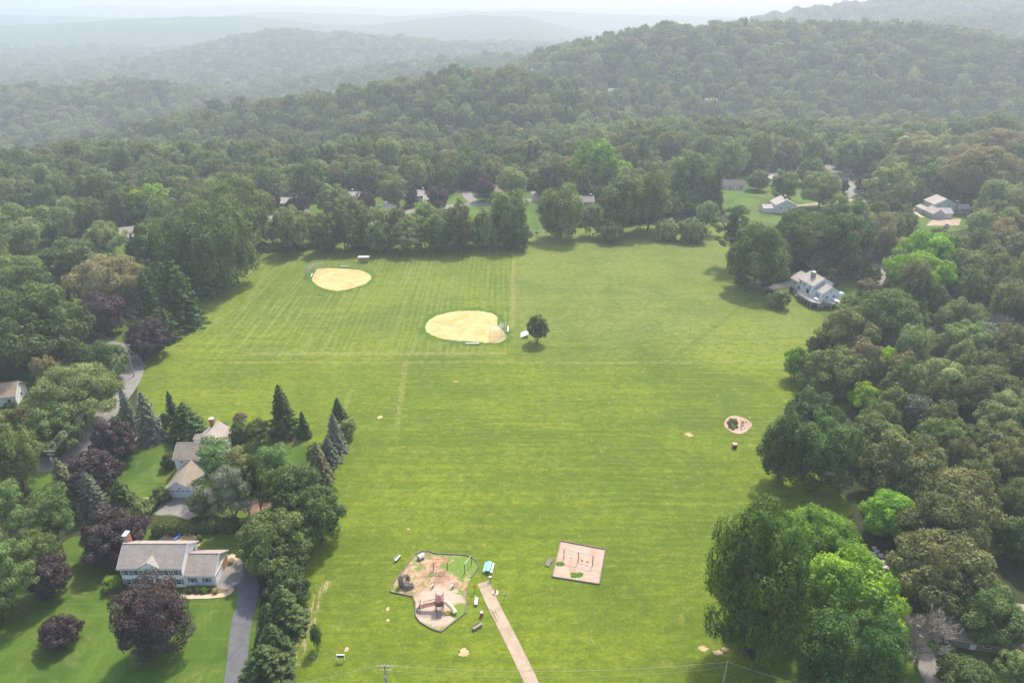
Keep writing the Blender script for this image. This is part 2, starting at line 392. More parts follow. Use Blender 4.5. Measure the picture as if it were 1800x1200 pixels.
M['trim'] = simple('white_trim', (0.8, 0.8, 0.79), 0.5, var=0.05); M['shutter'] = simple('grey_shutter', (0.22, 0.22, 0.19), 0.6)
M['glass'] = simple('window_glass', (0.03, 0.035, 0.04), 0.12, var=0.3, spec=0.8)
M['garage'] = simple('garage_door_paint', (0.78, 0.78, 0.8), 0.5, var=0.05); M['wooddoor'] = simple('orange_wood', (0.45, 0.22, 0.09), 0.6)
M['wood'] = simple('weathered_wood', (0.3, 0.23, 0.16), 0.85, var=0.3, scale=6); M['deck'] = simple('bleached_deck_wood', (0.5, 0.44, 0.38), 0.8, var=0.2, scale=6)
M['timber'] = simple('edging_timber', (0.2, 0.16, 0.13), 0.9, var=0.3, scale=5)
M['bark'] = simple('tree_bark', (0.12, 0.09, 0.065), 0.95, var=0.35, scale=8); M['palebark'] = simple('pale_dry_bark', (0.3, 0.255, 0.185), 0.95, var=0.25, scale=8)
M['metal'] = simple('galvanised_metal', (0.42, 0.43, 0.43), 0.4, 0.6, var=0.1); M['dkmetal'] = simple('dark_metal', (0.06, 0.06, 0.065), 0.5, 0.4)
M['alum'] = simple('pale_aluminium', (0.72, 0.72, 0.72), 0.35, 0.3, var=0.06); M['maroon'] = simple('maroon_paint', (0.2, 0.065, 0.06), 0.5, var=0.2)
M['slide'] = simple('cream_plastic', (0.72, 0.6, 0.34), 0.4, var=0.08); M['teal'] = simple('teal_roof_paint', (0.2, 0.5, 0.42), 0.45, var=0.08)
M['orange'] = simple('faded_orange_paint', (0.62, 0.2, 0.12), 0.5, var=0.15); M['yellow'] = simple('yellow_paint', (0.6, 0.4, 0.03), 0.5)
M['fadedmaroon'] = simple('faded_maroon_roof', (0.3, 0.14, 0.12), 0.6)
M['red'] = simple('red_paint', (0.42, 0.03, 0.025), 0.4); M['blue'] = simple('blue_fabric', (0.06, 0.2, 0.5), 0.7); M['black'] = simple('black_plastic', (0.02, 0.02, 0.022), 0.5)
M['rock'] = simple('grey_brown_rock', (0.2, 0.165, 0.13), 0.95, var=0.4, scale=1.6); M['palerock'] = simple('pale_boulder', (0.55, 0.49, 0.43), 0.95, var=0.3, scale=1.2)
M['wire'] = simple('weathered_cable', (0.3, 0.28, 0.25), 0.6); M['pole'] = simple('utility_pole_wood', (0.34, 0.28, 0.22), 0.9, var=0.25, scale=4)
M['carblack'] = simple('black_car_paint', (0.012, 0.013, 0.015), 0.2, 0.2, var=0.1, spec=0.7); M['carwhite'] = simple('white_car_paint', (0.75, 0.75, 0.75), 0.25, var=0.03, spec=0.6)
M['cargrey'] = simple('dark_grey_car_paint', (0.06, 0.055, 0.055), 0.2, 0.3, var=0.1, spec=0.7); M['carblue'] = simple('navy_car_paint', (0.03, 0.05, 0.13), 0.2, 0.3, var=0.1, spec=0.7)
M['flower'] = simple('yellow_flowers', (0.6, 0.55, 0.12), 0.8, var=0.3, scale=9)

LEAF = {
 'mid': m_leaf('leaves_mid_green', (0.024, 0.046, 0.007), (0.142, 0.178, 0.042)),
 'dark': m_leaf('leaves_dark_green', (0.016, 0.034, 0.006), (0.096, 0.136, 0.030)),
 'light': m_leaf('leaves_light_green', (0.05, 0.076, 0.016), (0.205, 0.24, 0.075)),
 'lime': m_leaf('leaves_lime_green', (0.045, 0.098, 0.002), (0.19, 0.295, 0.006), 0.38),
 'vivid': m_leaf('leaves_vivid_green', (0.016, 0.042, 0.004), (0.095, 0.152, 0.016), 0.36, 0.06),
 'olive': m_leaf('leaves_olive', (0.038, 0.044, 0.010), (0.17, 0.172, 0.048)),
 'dull': m_leaf('leaves_dull_brown_green', (0.09, 0.082, 0.03), (0.19, 0.168, 0.062)),
 'yellow': m_leaf('leaves_yellow_green', (0.09, 0.092, 0.028), (0.23, 0.225, 0.09)),
 'purple': m_leaf('leaves_purple', (0.018, 0.0115, 0.010), (0.078, 0.051, 0.044), 0.16, 0.12),
 'spruce': m_leaf('needles_dark_green', (0.020, 0.038, 0.007), (0.068, 0.102, 0.018), 0.12),
 'bluespruce': m_leaf('needles_grey_green', (0.055, 0.064, 0.036), (0.135, 0.148, 0.082), 0.12),
 'brownspruce': m_leaf('needles_brownish', (0.08, 0.078, 0.028), (0.165, 0.15, 0.06), 0.12),
 'pine': m_leaf('needles_fresh_green', (0.04, 0.075, 0.014), (0.125, 0.185, 0.042), 0.2),
}
# ------------------------------------------------------------------ the land
def sheet(name, pts, z, m, kind='structure', parent=None, label=None):
    """a flat piece of ground z above the land, cut so that it follows it"""
    bm = bmesh.new(); vs = [bm.verts.new((x, y, 0)) for x, y in pts]
    f = bm.faces.new(vs)
    if f.normal.z < 0: f.normal_flip()
    bmesh.ops.triangulate(bm, faces=[f])
    if max(y for x, y in pts) > 450:
        for _ in range(5):
            es = [e for e in bm.edges if e.calc_length() > 12]
            if es: bmesh.ops.subdivide_edges(bm, edges=es, cuts=1); bmesh.ops.triangulate(bm, faces=bm.faces[:])
    for v in bm.verts: v.co.z = terrain(v.co.x, v.co.y) + z
    me = bpy.data.meshes.new(name); bm.to_mesh(me); bm.free(); me.materials.append(m)
    for p in me.polygons: pass
    o = link(name, me, parent); o["kind"] = kind
    return o
def smooth_pts(pts, n=6, closed=True):
    out = []; k = len(pts)
    rng = range(k) if closed else range(k - 1)
    for i in rng:
        p0, p1, p2, p3 = (pts[(i - 1) % k] if closed or i > 0 else pts[0]), pts[i], pts[(i + 1) % k], (pts[(i + 2) % k] if closed or i + 2 < k else pts[-1])
        for j in range(n):
            t = j / n
            out.append(tuple(0.5 * (2 * p1[a] + (p2[a] - p0[a]) * t + (2 * p0[a] - 5 * p1[a] + 4 * p2[a] - p3[a]) * t * t + (3 * p1[a] - p0[a] - 3 * p2[a] + p3[a]) * t ** 3) for a in (0, 1)))
    if not closed: out.append(tuple(pts[-1]))
    return out
def GP(pts): return [tuple(AT(u, v).xy) for u, v in pts]
def strip(name, cl, w, z, m):
    """a road or path along its centre line, w wide"""
    cl = smooth_pts(cl, 6, False); L, Rr = [], []
    for i, p in enumerate(cl):
        a = Vector(cl[max(i - 1, 0)]); b = Vector(cl[min(i + 1, len(cl) - 1)]); d = (b - a).normalized(); n = Vector((-d.y, d.x))
        ww = w[min(int(i / 6), len(w) - 1)] if hasattr(w, '__len__') else w
        L.append(tuple(Vector(p) + n * ww / 2)); Rr.append(tuple(Vector(p) - n * ww / 2))
    mb = MB()
    for i in range(len(cl) - 1):
        vs = [(*q, terrain(*q) + z) for q in (L[i], Rr[i], Rr[i + 1], L[i + 1])]; mb.add(vs, [(3, 2, 1, 0)])
    for i in range(len(mb.f)):
        pass
    o = mb.obj(name, m); o["kind"] = 'structure'
    me = o.data
    bm = bmesh.new(); bm.from_mesh(me); bmesh.ops.remove_doubles(bm, verts=bm.verts, dist=0.001); bmesh.ops.recalc_face_normals(bm, faces=bm.faces)
    if sum(f.normal.z for f in bm.faces) < 0: bmesh.ops.reverse_faces(bm, faces=bm.faces[:])
    bm.to_mesh(me); bm.free(); return o

ys = [-200, -100, 0, 60]; y = 60.0
while y < 11500: y += max(12.0, y * 0.017); ys.append(y)
cs = np.linspace(-1.25, 1.25, 190)
vs, fs = [], []
for y in ys:
    for c in cs:
        x = c * (y + 330); vs.append((x, y, terrain(x, y)))
W = len(cs)
for j in range(len(ys) - 1):
    for i in range(W - 1): a = j * W + i; fs.append((a, a + 1, a + W + 1, a + W))
me = bpy.data.meshes.new("hills"); me.from_pydata(vs, [], fs); me.materials.append(M['terrain'])
me.polygons.foreach_set("use_smooth", [True] * len(me.polygons))
g = link("ground", me); g["kind"] = 'structure'

FIELD_PX = [(400, 1320), (500, 1110), (545, 960), (575, 850), (560, 790), (470, 785), (300, 775), (245, 740), (245, 650), (258, 632), (290, 600), (340, 540), (400, 490),
            (440, 440), (560, 436), (900, 408), (1100, 396), (1275, 392), (1295, 440), (1300, 498), (1400, 500), (1500, 560), (1450, 600), (1420, 650), (1510, 700), (1400, 790),
            (1500, 900), (1320, 980), (1290, 1100), (1330, 1320)]
sheet("field", smooth_pts([G(*p) for p in FIELD_PX], 4), 0.02, M['field'])
LAWNS = [
 ("lawn", [(-120, 1320), (-60, 1040), (100, 960), (150, 940), (360, 925), (400, 940), (440, 935), (430, 990), (455, 1040), (450, 1100), (380, 1330)]),
 ("lawn", [(180, 830), (200, 790), (240, 770), (310, 765), (470, 775), (545, 780), (560, 850), (510, 890), (430, 910), (360, 905), (270, 905), (240, 870)]),
 ("lawn", [(-60, 660), (60, 640), (210, 640), (200, 720), (140, 780), (60, 815), (-60, 800)]),
 ("lawn", [(60, 815), (130, 800), (180, 850), (170, 900), (60, 880)]),
 ("lawn", [(110, 560), (240, 560), (240, 600), (215, 612), (130, 580)]),
 ("lawn", [(0, 430), (240, 420), (320, 480), (330, 540), (110, 560), (0, 520)]),
 ("lawn", [(460, 352), (600, 345), (900, 338), (960, 345), (955, 360), (952, 406), (900, 412), (560, 436), (460, 442)]),
 ("lawn", [(1240, 335), (1300, 305), (1400, 295), (1480, 290), (1535, 320), (1545, 395), (1490, 420), (1290, 385)]),
 ("lawn", [(1598, 362), (1620, 352), (1705, 384), (1700, 402), (1640, 408), (1604, 392)]),
 ("lawn", [(1390, 480), (1480, 475), (1525, 500), (1520, 540), (1480, 570), (1400, 520)]),
 ("lawn", [(1420, 1000), (1540, 985), (1640, 1040), (1780, 1180), (1700, 1320), (1350, 1320), (1340, 1100)]),
]
for n, p in LAWNS: sheet(n, smooth_pts(GP(p), 3), 0.045, M['lawn'])

# roads, drives, paths
strip("road", GP([(-60, 818), (60, 816), (110, 812), (150, 778), (190, 722), (222, 680), (233, 650), (222, 618), (175, 604), (120, 592), (60, 575), (-60, 560)]), 6.2, 0.08, M['road'])
strip("road", GP([(360, 392), (465, 382), (560, 380), (700, 374), (820, 360), (945, 351), (1010, 347), (1090, 340)]), 7.5, 0.08, M['road'])
strip("driveway", GP([(545, 382), (530, 362), (540, 345)]), 4.0, 0.11, M['road'])
strip("driveway", GP([(690, 374), (687, 362), (684, 350)]), 5.5, 0.11, M['concrete'])
strip("driveway", GP([(845, 362), (825, 348), (820, 336)]), 6.0, 0.11, M['road'])
strip("driveway", GP([(945, 352), (940, 342), (936, 336)]), 3.5, 0.11, M['road'])
strip("road", GP([(1528, 500), (1545, 470), (1556, 440), (1545, 405), (1520, 370), (1500, 340), (1483, 318), (1468, 300), (1455, 290)]), 8.5, 0.08, M['road'])
strip("driveway", GP([(1515, 486), (1480, 487), (1440, 492), (1395, 498), (1340, 508)]), 4.2, 0.11, M['road'])
strip("road", GP([(1260, 310), (1300, 303), (1350, 298), (1400, 297), (1455, 293)]), 6.5, 0.10, M['road'])
sheet("road", smooth_pts(GP([(1335, 300), (1365, 294), (1395, 299), (1398, 308), (1365, 314), (1338, 308)]), 5), 0.13, M['road'])
strip("driveway", GP([(1252, 300), (1280, 315), (1300, 330)]), 3.5, 0.12, M['road'])
strip("driveway", GP([(1400, 362), (1440, 358), (1500, 352)]), 3.0, 0.12, M['concrete'])
strip("path", GP([(1485, 307), (1510, 305)]), 2.0, 0.12, M['concrete'])
sheet("driveway", GP([(1628, 397), (1685, 397), (1690, 385), (1640, 385)]), 0.12, M['concrete'])
strip("path", GP([(1608, 366), (1612, 376), (1622, 382)]), 2.0, 0.1, M['paver'])
sheet("driveway", smooth_pts(GP([(272, 905), (290, 876), (300, 874), (344, 874), (362, 885), (340, 912), (325, 912), (300, 904)]), 2), 0.09, M['road'])
strip("driveway", GP([(400, 1340), (414, 1190), (424, 1100), (437, 1040), (425, 1010), (400, 1000)]), [3.4, 3.4, 3.6, 4.0, 5.0, 6.5], 0.09, M['drive'])
sheet("driveway", smooth_pts(GP([(381, 1032), (408, 1034), (428, 1012), (424, 990), (400, 988), (392, 1005)]), 3), 0.12, M['road'])
strip("path", GP([(408, 1034), (400, 1044), (375, 1048), (345, 1049), (310, 1050)]), 1.0, 0.13, M['paver'])
strip("path", GP([(395, 988), (405, 978), (415, 980), (422, 992)]), 1.0, 0.14, M['paver'])
strip("path", GP([(849, 1023), (870, 1069), (900, 1128), (930, 1190), (960, 1260)]), 2.3, 0.06, M['concrete'])
strip("driveway", GP([(1600, 1075), (1600, 1110), (1620, 1150), (1650, 1200), (1700, 1290)]), [3.0, 3.8, 4.2, 4.6, 5], 0.09, M['road'])
sheet("patio", smooth_pts(GP([(1612, 1090), (1625, 1080), (1665, 1085), (1668, 1125), (1640, 1125), (1618, 1110)]), 3), 0.12, M['concrete'])
strip("path", GP([(210, 546), (225, 553), (240, 560)]), 1.6, 0.1, M['concrete'])
sheet("planting_bed", smooth_pts(GP([(188, 1040), (205, 1030), (218, 1034), (212, 1050), (196, 1052)]), 3), 0.10, M['mulch'])
sheet("planting_bed", smooth_pts(GP([(326, 1033), (378, 1033), (402, 1036), (390, 1044), (330, 1046)]), 3), 0.10, M['mulch'])
sheet("planting_bed", smooth_pts(GP([(400, 986), (407, 981), (412, 986), (405, 992)]), 3), 0.15, M['mulch'])
sheet("patio", smooth_pts(GP([(268, 955), (290, 944), (315, 940), (340, 944), (350, 950), (345, 962), (275, 964)]), 3), 0.08, M['bare'])
sheet("planting_bed", smooth_pts(GP([(232, 775), (255, 762), (285, 765), (270, 780), (245, 786)]), 3), 0.08, M['mulch'])
sheet("planting_bed", smooth_pts(GP([(430, 890), (470, 870), (480, 885), (440, 905)]), 3), 0.08, M['mulch'])
sheet("planting_bed", smooth_pts(GP([(470, 768), (510, 765), (545, 768), (500, 782)]), 3), 0.08, M['mulch'])
sheet("patio", smooth_pts(GP([(286, 866), (300, 845), (310, 828), (318, 830), (300, 870)]), 2), 0.08, M['bare'])

# ball fields
INF_B = [(748, 578), (756, 562), (785, 550), (825, 546), (858, 549), (874, 558), (874, 572), (888, 585), (886, 598), (868, 603), (820, 600), (780, 596), (758, 588)]
INF_A = [(549, 492), (553, 480), (562, 472), (592, 472), (630, 475), (648, 482), (652, 490), (640, 500), (610, 509), (586, 511), (560, 503)]
def blob(pts, grow, seed, jit):
    P = [G(*p) for p in pts]; cx = sum(p[0] for p in P) / len(P); cy = sum(p[1] for p in P) / len(P)
    out = []
    for x, y in smooth_pts(P, 26):
        d = Vector((x - cx, y - cy)); L = d.length; k = grow + jit * mnoise.noise(Vector((x * 0.5, y * 0.5, seed))) + .7 * jit * mnoise.noise(Vector((x * 2.3, y * 2.3, seed)))
        d = d * ((L + k) / L); out.append((cx + d.x, cy + d.y))
    return out
grass_rim = m_dirt('lush_grass_rim', (0.062, 0.125, 0.006), (0.085, 0.15, 0.010), (0.05, 0.095, 0.006), 2)
for P, s in ((INF_B, 1), (INF_A, 2)):
    sheet("grass_rim", blob(P, 2.0, s + 9, 2.2), 0.05, grass_rim)
    sheet("infield", blob(P, 0.0, s, 0.45), 0.08, M['sand'])
def dirt_patch(u, v, rx, ry, seed, m=None):
    c = AT(u, v); pts = []
    for k in range(40):
        t = k / 40 * 2 * math.pi; r = 1 + 0.55 * mnoise.noise(Vector((math.cos(t) * 2.4, math.sin(t) * 2.4, seed * 3.3)))
        pts.append((c.x + rx * r * math.cos(t), c.y + ry * r * math.sin(t)))
    sheet("dirt_patch", pts, 0.07, m or M['bare'])
for a in ((815, 1147, .95, .9, 1), (1236, 1140, .8, .55, 2), (1262, 1147, .9, .5, 3), (1275, 1141, .6, .4, 4), (1211, 764, 1.2, .8, 5), (668, 733, .7, .8, 6), (718, 930, .35, .3, 7), (801, 671, .7, .3, 8), (610, 1141, .35, .5, 9), (682, 1070, .3, .5, 10), (682, 1090, .3, .3, 11)): dirt_patch(*a)
# the flower island
isl = smooth_pts(GP([(1273, 746), (1277, 736), (1288, 731), (1300, 732), (1314, 738), (1322, 746), (1316, 755), (1304, 762), (1290, 761), (1279, 754)]), 5)
sheet("planting_bed", isl, 0.07, M['chips'])
# dry hay line beside the conifers
def m_hay():
    t = NT("dry_cuttings"); co = t.coord(); a = t.noise(1.0, 4, 0.75, t.coord((1.6, 0.35, 1), R(-16)), 0.5); b = t.noise(4.0, 3, 0.8, co)
    return t.done(t.mix(t.ramp(b, .35, .65), (0.17, 0.18, 0.04), (0.4, 0.34, 0.15)), 0.95, alpha=t.math('MULTIPLY', t.ramp(a, .45, .58), t.ramp(b, .3, .5, .3, .9)))
strip("dry_grass", GP([(575, 1020), (556, 1052), (548, 1085), (530, 1130), (517, 1170)]), 2.2, 0.045, m_hay())

# playground ground: wood chips below, worn earth in the middle, grass creeping in from the edge
def zp(x, y): return (670 + x / 6.317, 940 + y / 6.317)
PLAY = [zp(*p) for p in [(105, 635), (130, 550), (255, 385), (380, 220), (455, 185), (535, 187), (600, 210), (870, 222), (940, 230), (1010, 255), (1060, 300), (1080, 350), (1000, 475),
        (970, 540), (945, 595), (948, 720), (935, 865), (800, 975), (665, 1078), (560, 1045), (430, 970), (385, 905), (380, 760), (350, 685)]]
def m_play():
    t = NT("playground_ground"); co = t.coord(); X, Y, Z = t.xyz(co)
    a = t.noise(0.55, 5, 0.75, co, 0.6); b = t.noise(2.6, 4, 0.8, co); c = t.noise(0.28, 4, 0.65, t.coord((1, 1, 1), 0, (5, 9, 0)), 0.8)
    chips = t.mix(t.ramp(b, 0.35, 0.7), (0.36, 0.25, 0.18), (0.54, 0.42, 0.32))
    earth = t.mix(t.ramp(a, 0.38, 0.66), (0.24, 0.12, 0.065), (0.5, 0.36, 0.22))
    grass = t.mix(t.ramp(b, 0.35, 0.7), (0.09, 0.16, 0.015), (0.19, 0.25, 0.04))
    cx, cy = G(*zp(640, 790)); jit = t.math('MULTIPLY', t.math('SUBTRACT', a, 0.5), 7.0)
    d = t.math('SQRT', t.math('ADD', t.math('POWER', t.math('ABSOLUTE', t.math('SUBTRACT', X, cx)), 2.0), t.math('POWER', t.math('ABSOLUTE', t.math('SUBTRACT', Y, cy)), 2.0)))
    k = t.ramp(t.math('ADD', d, jit), 4.2, 5.0, 1.0, 0.0)
    col = t.mix(t.ramp(c, 0.40, 0.5, 0.0, 1.0), grass, earth)
    # grass wins towards the right-hand and top edges
    gx, gy = G(*zp(1000, 330)); d2 = t.math('SQRT', t.math('ADD', t.math('POWER', t.math('ABSOLUTE', t.math('SUBTRACT', X, gx)), 2.0), t.math('POWER', t.math('ABSOLUTE', t.math('SUBTRACT', Y, gy)), 2.0)))
    col = t.mix(t.ramp(t.math('ADD', d2, jit), 3.0, 4.6, 1.0, 0.0), col, grass)
    col = t.mix(k, col, chips)
    gx, gy = G(*zp(880, 850)); d3 = t.math('SQRT', t.math('ADD', t.math('POWER', t.math('ABSOLUTE', t.math('SUBTRACT', X, gx)), 2.0), t.math('POWER', t.math('ABSOLUTE', t.math('SUBTRACT', Y, gy)), 2.0)))
    col = t.mix(t.ramp(t.math('ADD', d3, t.math('MULTIPLY', jit, 0.3)), 1.7, 2.1, 1.0, 0.0), col, grass)
    return t.done(col, 0.95, bump=b, strength=0.4, dist=0.08)
sheet("playground_surface", [G(*p) for p in PLAY], 0.08, m_play())
SW = [G(986, 951), G(1064, 966), G(1053, 1027), G(971, 1014)]
sheet("swing_surface", SW, 0.08, M['chips'])
for u, v, rx, ry, s in ((984, 991, .85, .65, 21), (1014, 1011, 1.25, .8, 22)): dirt_patch(u, v, rx, ry, s, grass_rim)
for o in [o for o in bpy.data.objects if o.name.startswith("dirt_patch")][-2:]: o.name = "grass_tuft_patch"; o.location.z += 0.04
# ------------------------------------------------------------------ houses
FACE = {'S': (0, -1), 'N': (0, 1), 'E': (1, 0), 'W': (-1, 0)}
CLEAR = []                       # spots kept free of scattered trees: x, y, radius
def walls(root, x0, x1, y0, y1, h, rise, axis, m, z0=0.0):
    mb = MB(); cx, cy = (x0 + x1) / 2, (y0 + y1) / 2
    if axis == 'x':
        prof = [(y0, z0), (y1, z0), (y1, h), (cy, h + rise), (y0, h)]
        vs = [(x0, a, b) for a, b in prof] + [(x1, a, b) for a, b in prof]
    else:
        prof = [(x0, z0), (x0, h), (cx, h + rise), (x1, h), (x1, z0)]
        vs = [(a, y0, b) for a, b in prof] + [(a, y1, b) for a, b in prof]
    fs = [(4, 3, 2, 1, 0), (5, 6, 7, 8, 9)] + [(i, (i + 1) % 5, 5 + (i + 1) % 5, 5 + i) for i in range(5)]
    mb.add(vs, fs); me = mb.mesh("wall", m)
    bm = bmesh.new(); bm.from_mesh(me); bmesh.ops.recalc_face_normals(bm, faces=bm.faces); bm.to_mesh(me); bm.free()
    return link("wall", me, root)
def roof(root, x0, x1, y0, y1, h, rise, axis, m, ov=0.35, th=0.16, trim=True, up=0.02):
    half = (y1 - y0) / 2 if axis == 'x' else (x1 - x0) / 2
    sl = rise / half; mb = MB(); tr = MB()
    for s in (-1, 1):
        a = (half + ov) * s; za = h - ov * sl + up; zr = h + rise + up
        if axis == 'x': e = [(x0 - ov, a + (y0 + y1) / 2, za), (x1 + ov, a + (y0 + y1) / 2, za), (x1 + ov, (y0 + y1) / 2, zr), (x0 - ov, (y0 + y1) / 2, zr)]
        else: e = [((x0 + x1) / 2 + a, y0 - ov, za), ((x0 + x1) / 2 + a, y1 + ov, za), ((x0 + x1) / 2, y1 + ov, zr), ((x0 + x1) / 2, y0 - ov, zr)]
        vs = e + [(p[0], p[1], p[2] + th) for p in e]
        mb.add(vs, [(3, 2, 1, 0), (4, 5, 6, 7), (0, 1, 5, 4), (1, 2, 6, 5), (3, 0, 4, 7)])
        if trim:                     # fascia under the eave and rake boards
            if axis == 'x':
                yy = (y0 + y1) / 2 + (half + ov - 0.03) * s
                tr.box((x0 + x1) / 2, yy, za - 0.06, x1 - x0 + 2 * ov - 0.02, 0.1, 0.14)
            else:
                xx = (x0 + x1) / 2 + (half + ov - 0.03) * s
                tr.box(xx, (y0 + y1) / 2, za - 0.06, 0.1, y1 - y0 + 2 * ov - 0.02, 0.14)
            for q in ((x0 - ov, x1 + ov) if axis == 'x' else (y0 - ov, y1 + ov)):
                w = 0.05 if q > ((x0 + x1) / 2 if axis == 'x' else (y0 + y1) / 2) else -0.05
                P = []
                for t_, zz in (((half + ov) * s, za), (0, zr)):
                    for dz in (0.13, -0.10):
                        for k in (0.004, w):
                            P.append((q + k * (1 if abs(k) < .01 else 1), (y0 + y1) / 2 + t_, zz + dz) if axis == 'x' else ((x0 + x1) / 2 + t_, q + k, zz + dz))
                tr.add(P, [(0, 1, 3, 2), (4, 6, 7, 5), (0, 4, 5, 1), (2, 3, 7, 6), (0, 2, 6, 4), (1, 5, 7, 3)])
    # ridge cap closes the seam
    if axis == 'x': mb.box((x0 + x1) / 2, (y0 + y1) / 2, h + rise + th + up - 0.03, x1 - x0 + 2 * ov + 0.01, 0.3, 0.1)
    else: mb.box((x0 + x1) / 2, (y0 + y1) / 2, h + rise + th + up - 0.03, 0.3, y1 - y0 + 2 * ov + 0.01, 0.1)
    me = mb.mesh("roof", m); bm = bmesh.new(); bm.from_mesh(me); bmesh.ops.recalc_face_normals(bm, faces=bm.faces); bm.to_mesh(me); bm.free()
    r = link("roof", me, root)
    if trim: tr.obj("roof_trim", M['trim'], r)
    return r
def fbox(mb, face, plane, u, z, w, h, out0, out1):
    """a slab lying on a wall: plane = wall position, u along the wall"""
    nx, ny = FACE[face]; c = (out0 + out1) / 2; d = out1 - out0
    if nx == 0: mb.box(u, plane + ny * c, z, w, d, h)
    else: mb.box(plane + nx * c, u, z, d, w, h)
def window(root, face, plane, u, z, w=0.8, h=1.15, shut=None, bars=True):
    f = MB(); b = 0.08
    fbox(f, face, plane, u, z + h / 2, w + 2 * b, b, 0.0, 0.07); fbox(f, face, plane, u, z - h / 2, w + 2 * b + .06, b, 0.0, 0.1)
    for s in (-1, 1): fbox(f, face, plane, u + s * (w / 2 + b / 2), z, b, h - b, 0.0, 0.07)
    if bars:
        fbox(f, face, plane, u, z, w, 0.05, 0.031, 0.05); 
        fbox(f, face, plane, u, z + h / 4, 0.03, h / 2 - .07, 0.031, 0.045)
    o = f.obj("window", M['trim'], root)
    p = MB(); fbox(p, face, plane, u, z, w - 0.01, h - 0.09, 0.004, 0.03); p.obj("pane", M['glass'], o)
    if shut:
        for s in (-1, 1):
            q = MB(); fbox(q, face, plane, u + s * (w / 2 + b + 0.22), z, 0.38, h + 0.1, 0.005, 0.06); q.obj("shutter", shut, o)
    return o
def door(root, face, plane, u, w=0.95, h=2.05, m=None, z0=0.1):
    q = MB(); fbox(q, face, plane, u, z0 + h / 2, w, h, 0.0, 0.06); o = q.obj("door", m or M['trim'], root)
    k = MB(); fbox(k, face, plane, u + w * 0.36, z0 + h * 0.48, 0.07, 0.07, 0.06, 0.12); k.obj("handle", M['dkmetal'], o); return o
def garage_door(root, face, plane, u, w, h, m=None, panes=4):
    q = MB(); fbox(q, face, plane, u, h / 2 + 0.03, w, h, 0.0, 0.05)
    for k in range(4): fbox(q, face, plane, u, 0.28 + k * h / 4, w - 0.1, h / 4 - 0.12, 0.05, 0.065)
    o = q.obj("garage_door", m or M['garage'], root)
    if panes:
        for k in range(panes):
            p = MB(); fbox(p, face, plane, u + (k - (panes - 1) / 2) * w / panes, 0.28 + 3 * h / 4, w / panes * 0.68, h / 4 - 0.3, 0.066, 0.08); p.obj("pane", M['glass'], o)
    f = MB()
    fbox(f, face, plane, u, h + 0.12, w + 0.3, 0.14, 0.0, 0.08)
    for s in (-1, 1): fbox(f, face, plane, u + s * (w / 2 + 0.08), h / 2 + 0.02, 0.13, h, 0.0, 0.08)
    f.obj("frame", M['trim'], o); return o
def chimney(root, x, y, z0, z1, w=0.9, d=0.7, m=None):
    q = MB(); q.box(x, y, (z0 + z1) / 2, w, d, z1 - z0); o = q.obj("chimney", m or M['brick'], root)
    c = MB(); c.box(x, y, z1 + 0.05, w + 0.1, d + 0.1, 0.1); c.box(x, y - d * .2, z1 + 0.22, 0.22, 0.22, 0.2)
    c.obj("chimney_cap", M['trim'], o); return o
def house(x, y, rz, label, cat="house"):
    CLEAR.append((x, y, 9)); return empty("house", (x, y, terrain(x, y)), rz, label, cat)

# white colonial, lower left
h = house(-74.4, 97.35, 0, "large white two-storey house with grey shutters and a brown-leaved tree in front")
CLEAR.append((-60, 100, 10))
walls(h, 0, 11.7, 0, 7, 5, 2.6, 'x', M['white']); r = roof(h, 0, 11.7, 0, 7, 5, 2.6, 'x', M['roofgrey'])
# small front gable
g_ = MB(); gx, gw, gh = 5.8, 2.15, 1.45; sl = 2.6 / 3.5
yb = -0.37 + gh / sl
g_.add([(gx - gw, -0.39, 4.93), (gx + gw, -0.39, 4.93), (gx, -0.39, 4.93 + gh), (gx, -0.39 + (gh) / sl + 0.35, 4.93 + gh),
        (gx - gw, -0.39, 5.02), (gx + gw, -0.39, 5.02), (gx, -0.39, 5.02 + gh), (gx, yb + .45, 5.02 + gh)],
       [(0, 2, 6, 4), (2, 1, 5, 6), (4, 6, 7), (6, 5, 7), (0, 4, 7, 3), (1, 3, 7, 5)])
g_.obj("roof", M['roofgrey'], h)
g2 = MB(); g2.add([(gx - gw + .25, -0.33, 4.96), (gx + gw - .25, -0.33, 4.96), (gx, -0.33, 4.85 + gh), (gx - gw + .25, -0.42, 4.96), (gx + gw - .25, -0.42, 4.96), (gx, -0.42, 4.85 + gh)],
       [(0, 2, 1), (3, 4, 5), (0, 1, 4, 3), (1, 2, 5, 4), (2, 0, 3, 5)]); g2.obj("gable_panel", M['trim'], h)
for q in (1.1, 2.98, 4.9, 6.8, 8.68, 10.6):
    window(h, 'S', 0, q, 3.75, 0.85, 1.25, M['shutter'])
    if q != 6.8: window(h, 'S', 0, q, 1.45, 0.85, 1.3, M['shutter'])
door(h, 'S', 0, 6.8, 1.0, 2.1, M['maroon'])
window(h, 'E', 11.7, 5.6, 4.1, .7, 1.0)
k = MB(); k.box(11.82, 2.1, 3.6, 0.2, 0.3, 0.8); k.obj("wall_vent", M['dkmetal'], h)
walls(h, 11.7, 17.4, 0.3, 6.9, 2.75, 2.3, 'x', M['white']); roof(h, 11.98, 17.4, 0.3, 6.9, 2.75, 2.3, 'x', M['roofgrey'], ov=0.28)
window(h, 'S', 0.3, 13.15, 1.55, .72, 1.05, M['shutter']); window(h, 'S', 0.3, 15.9, 1.55, .72, 1.05, M['shutter'])
garage_door(h, 'E', 17.4, 1.95, 2.5, 2.1); garage_door(h, 'E', 17.4, 5.1, 2.5, 2.1, M['wooddoor'])
chimney(h, -0.42, 5.2, 0, 8.6, 0.75, 1.4)
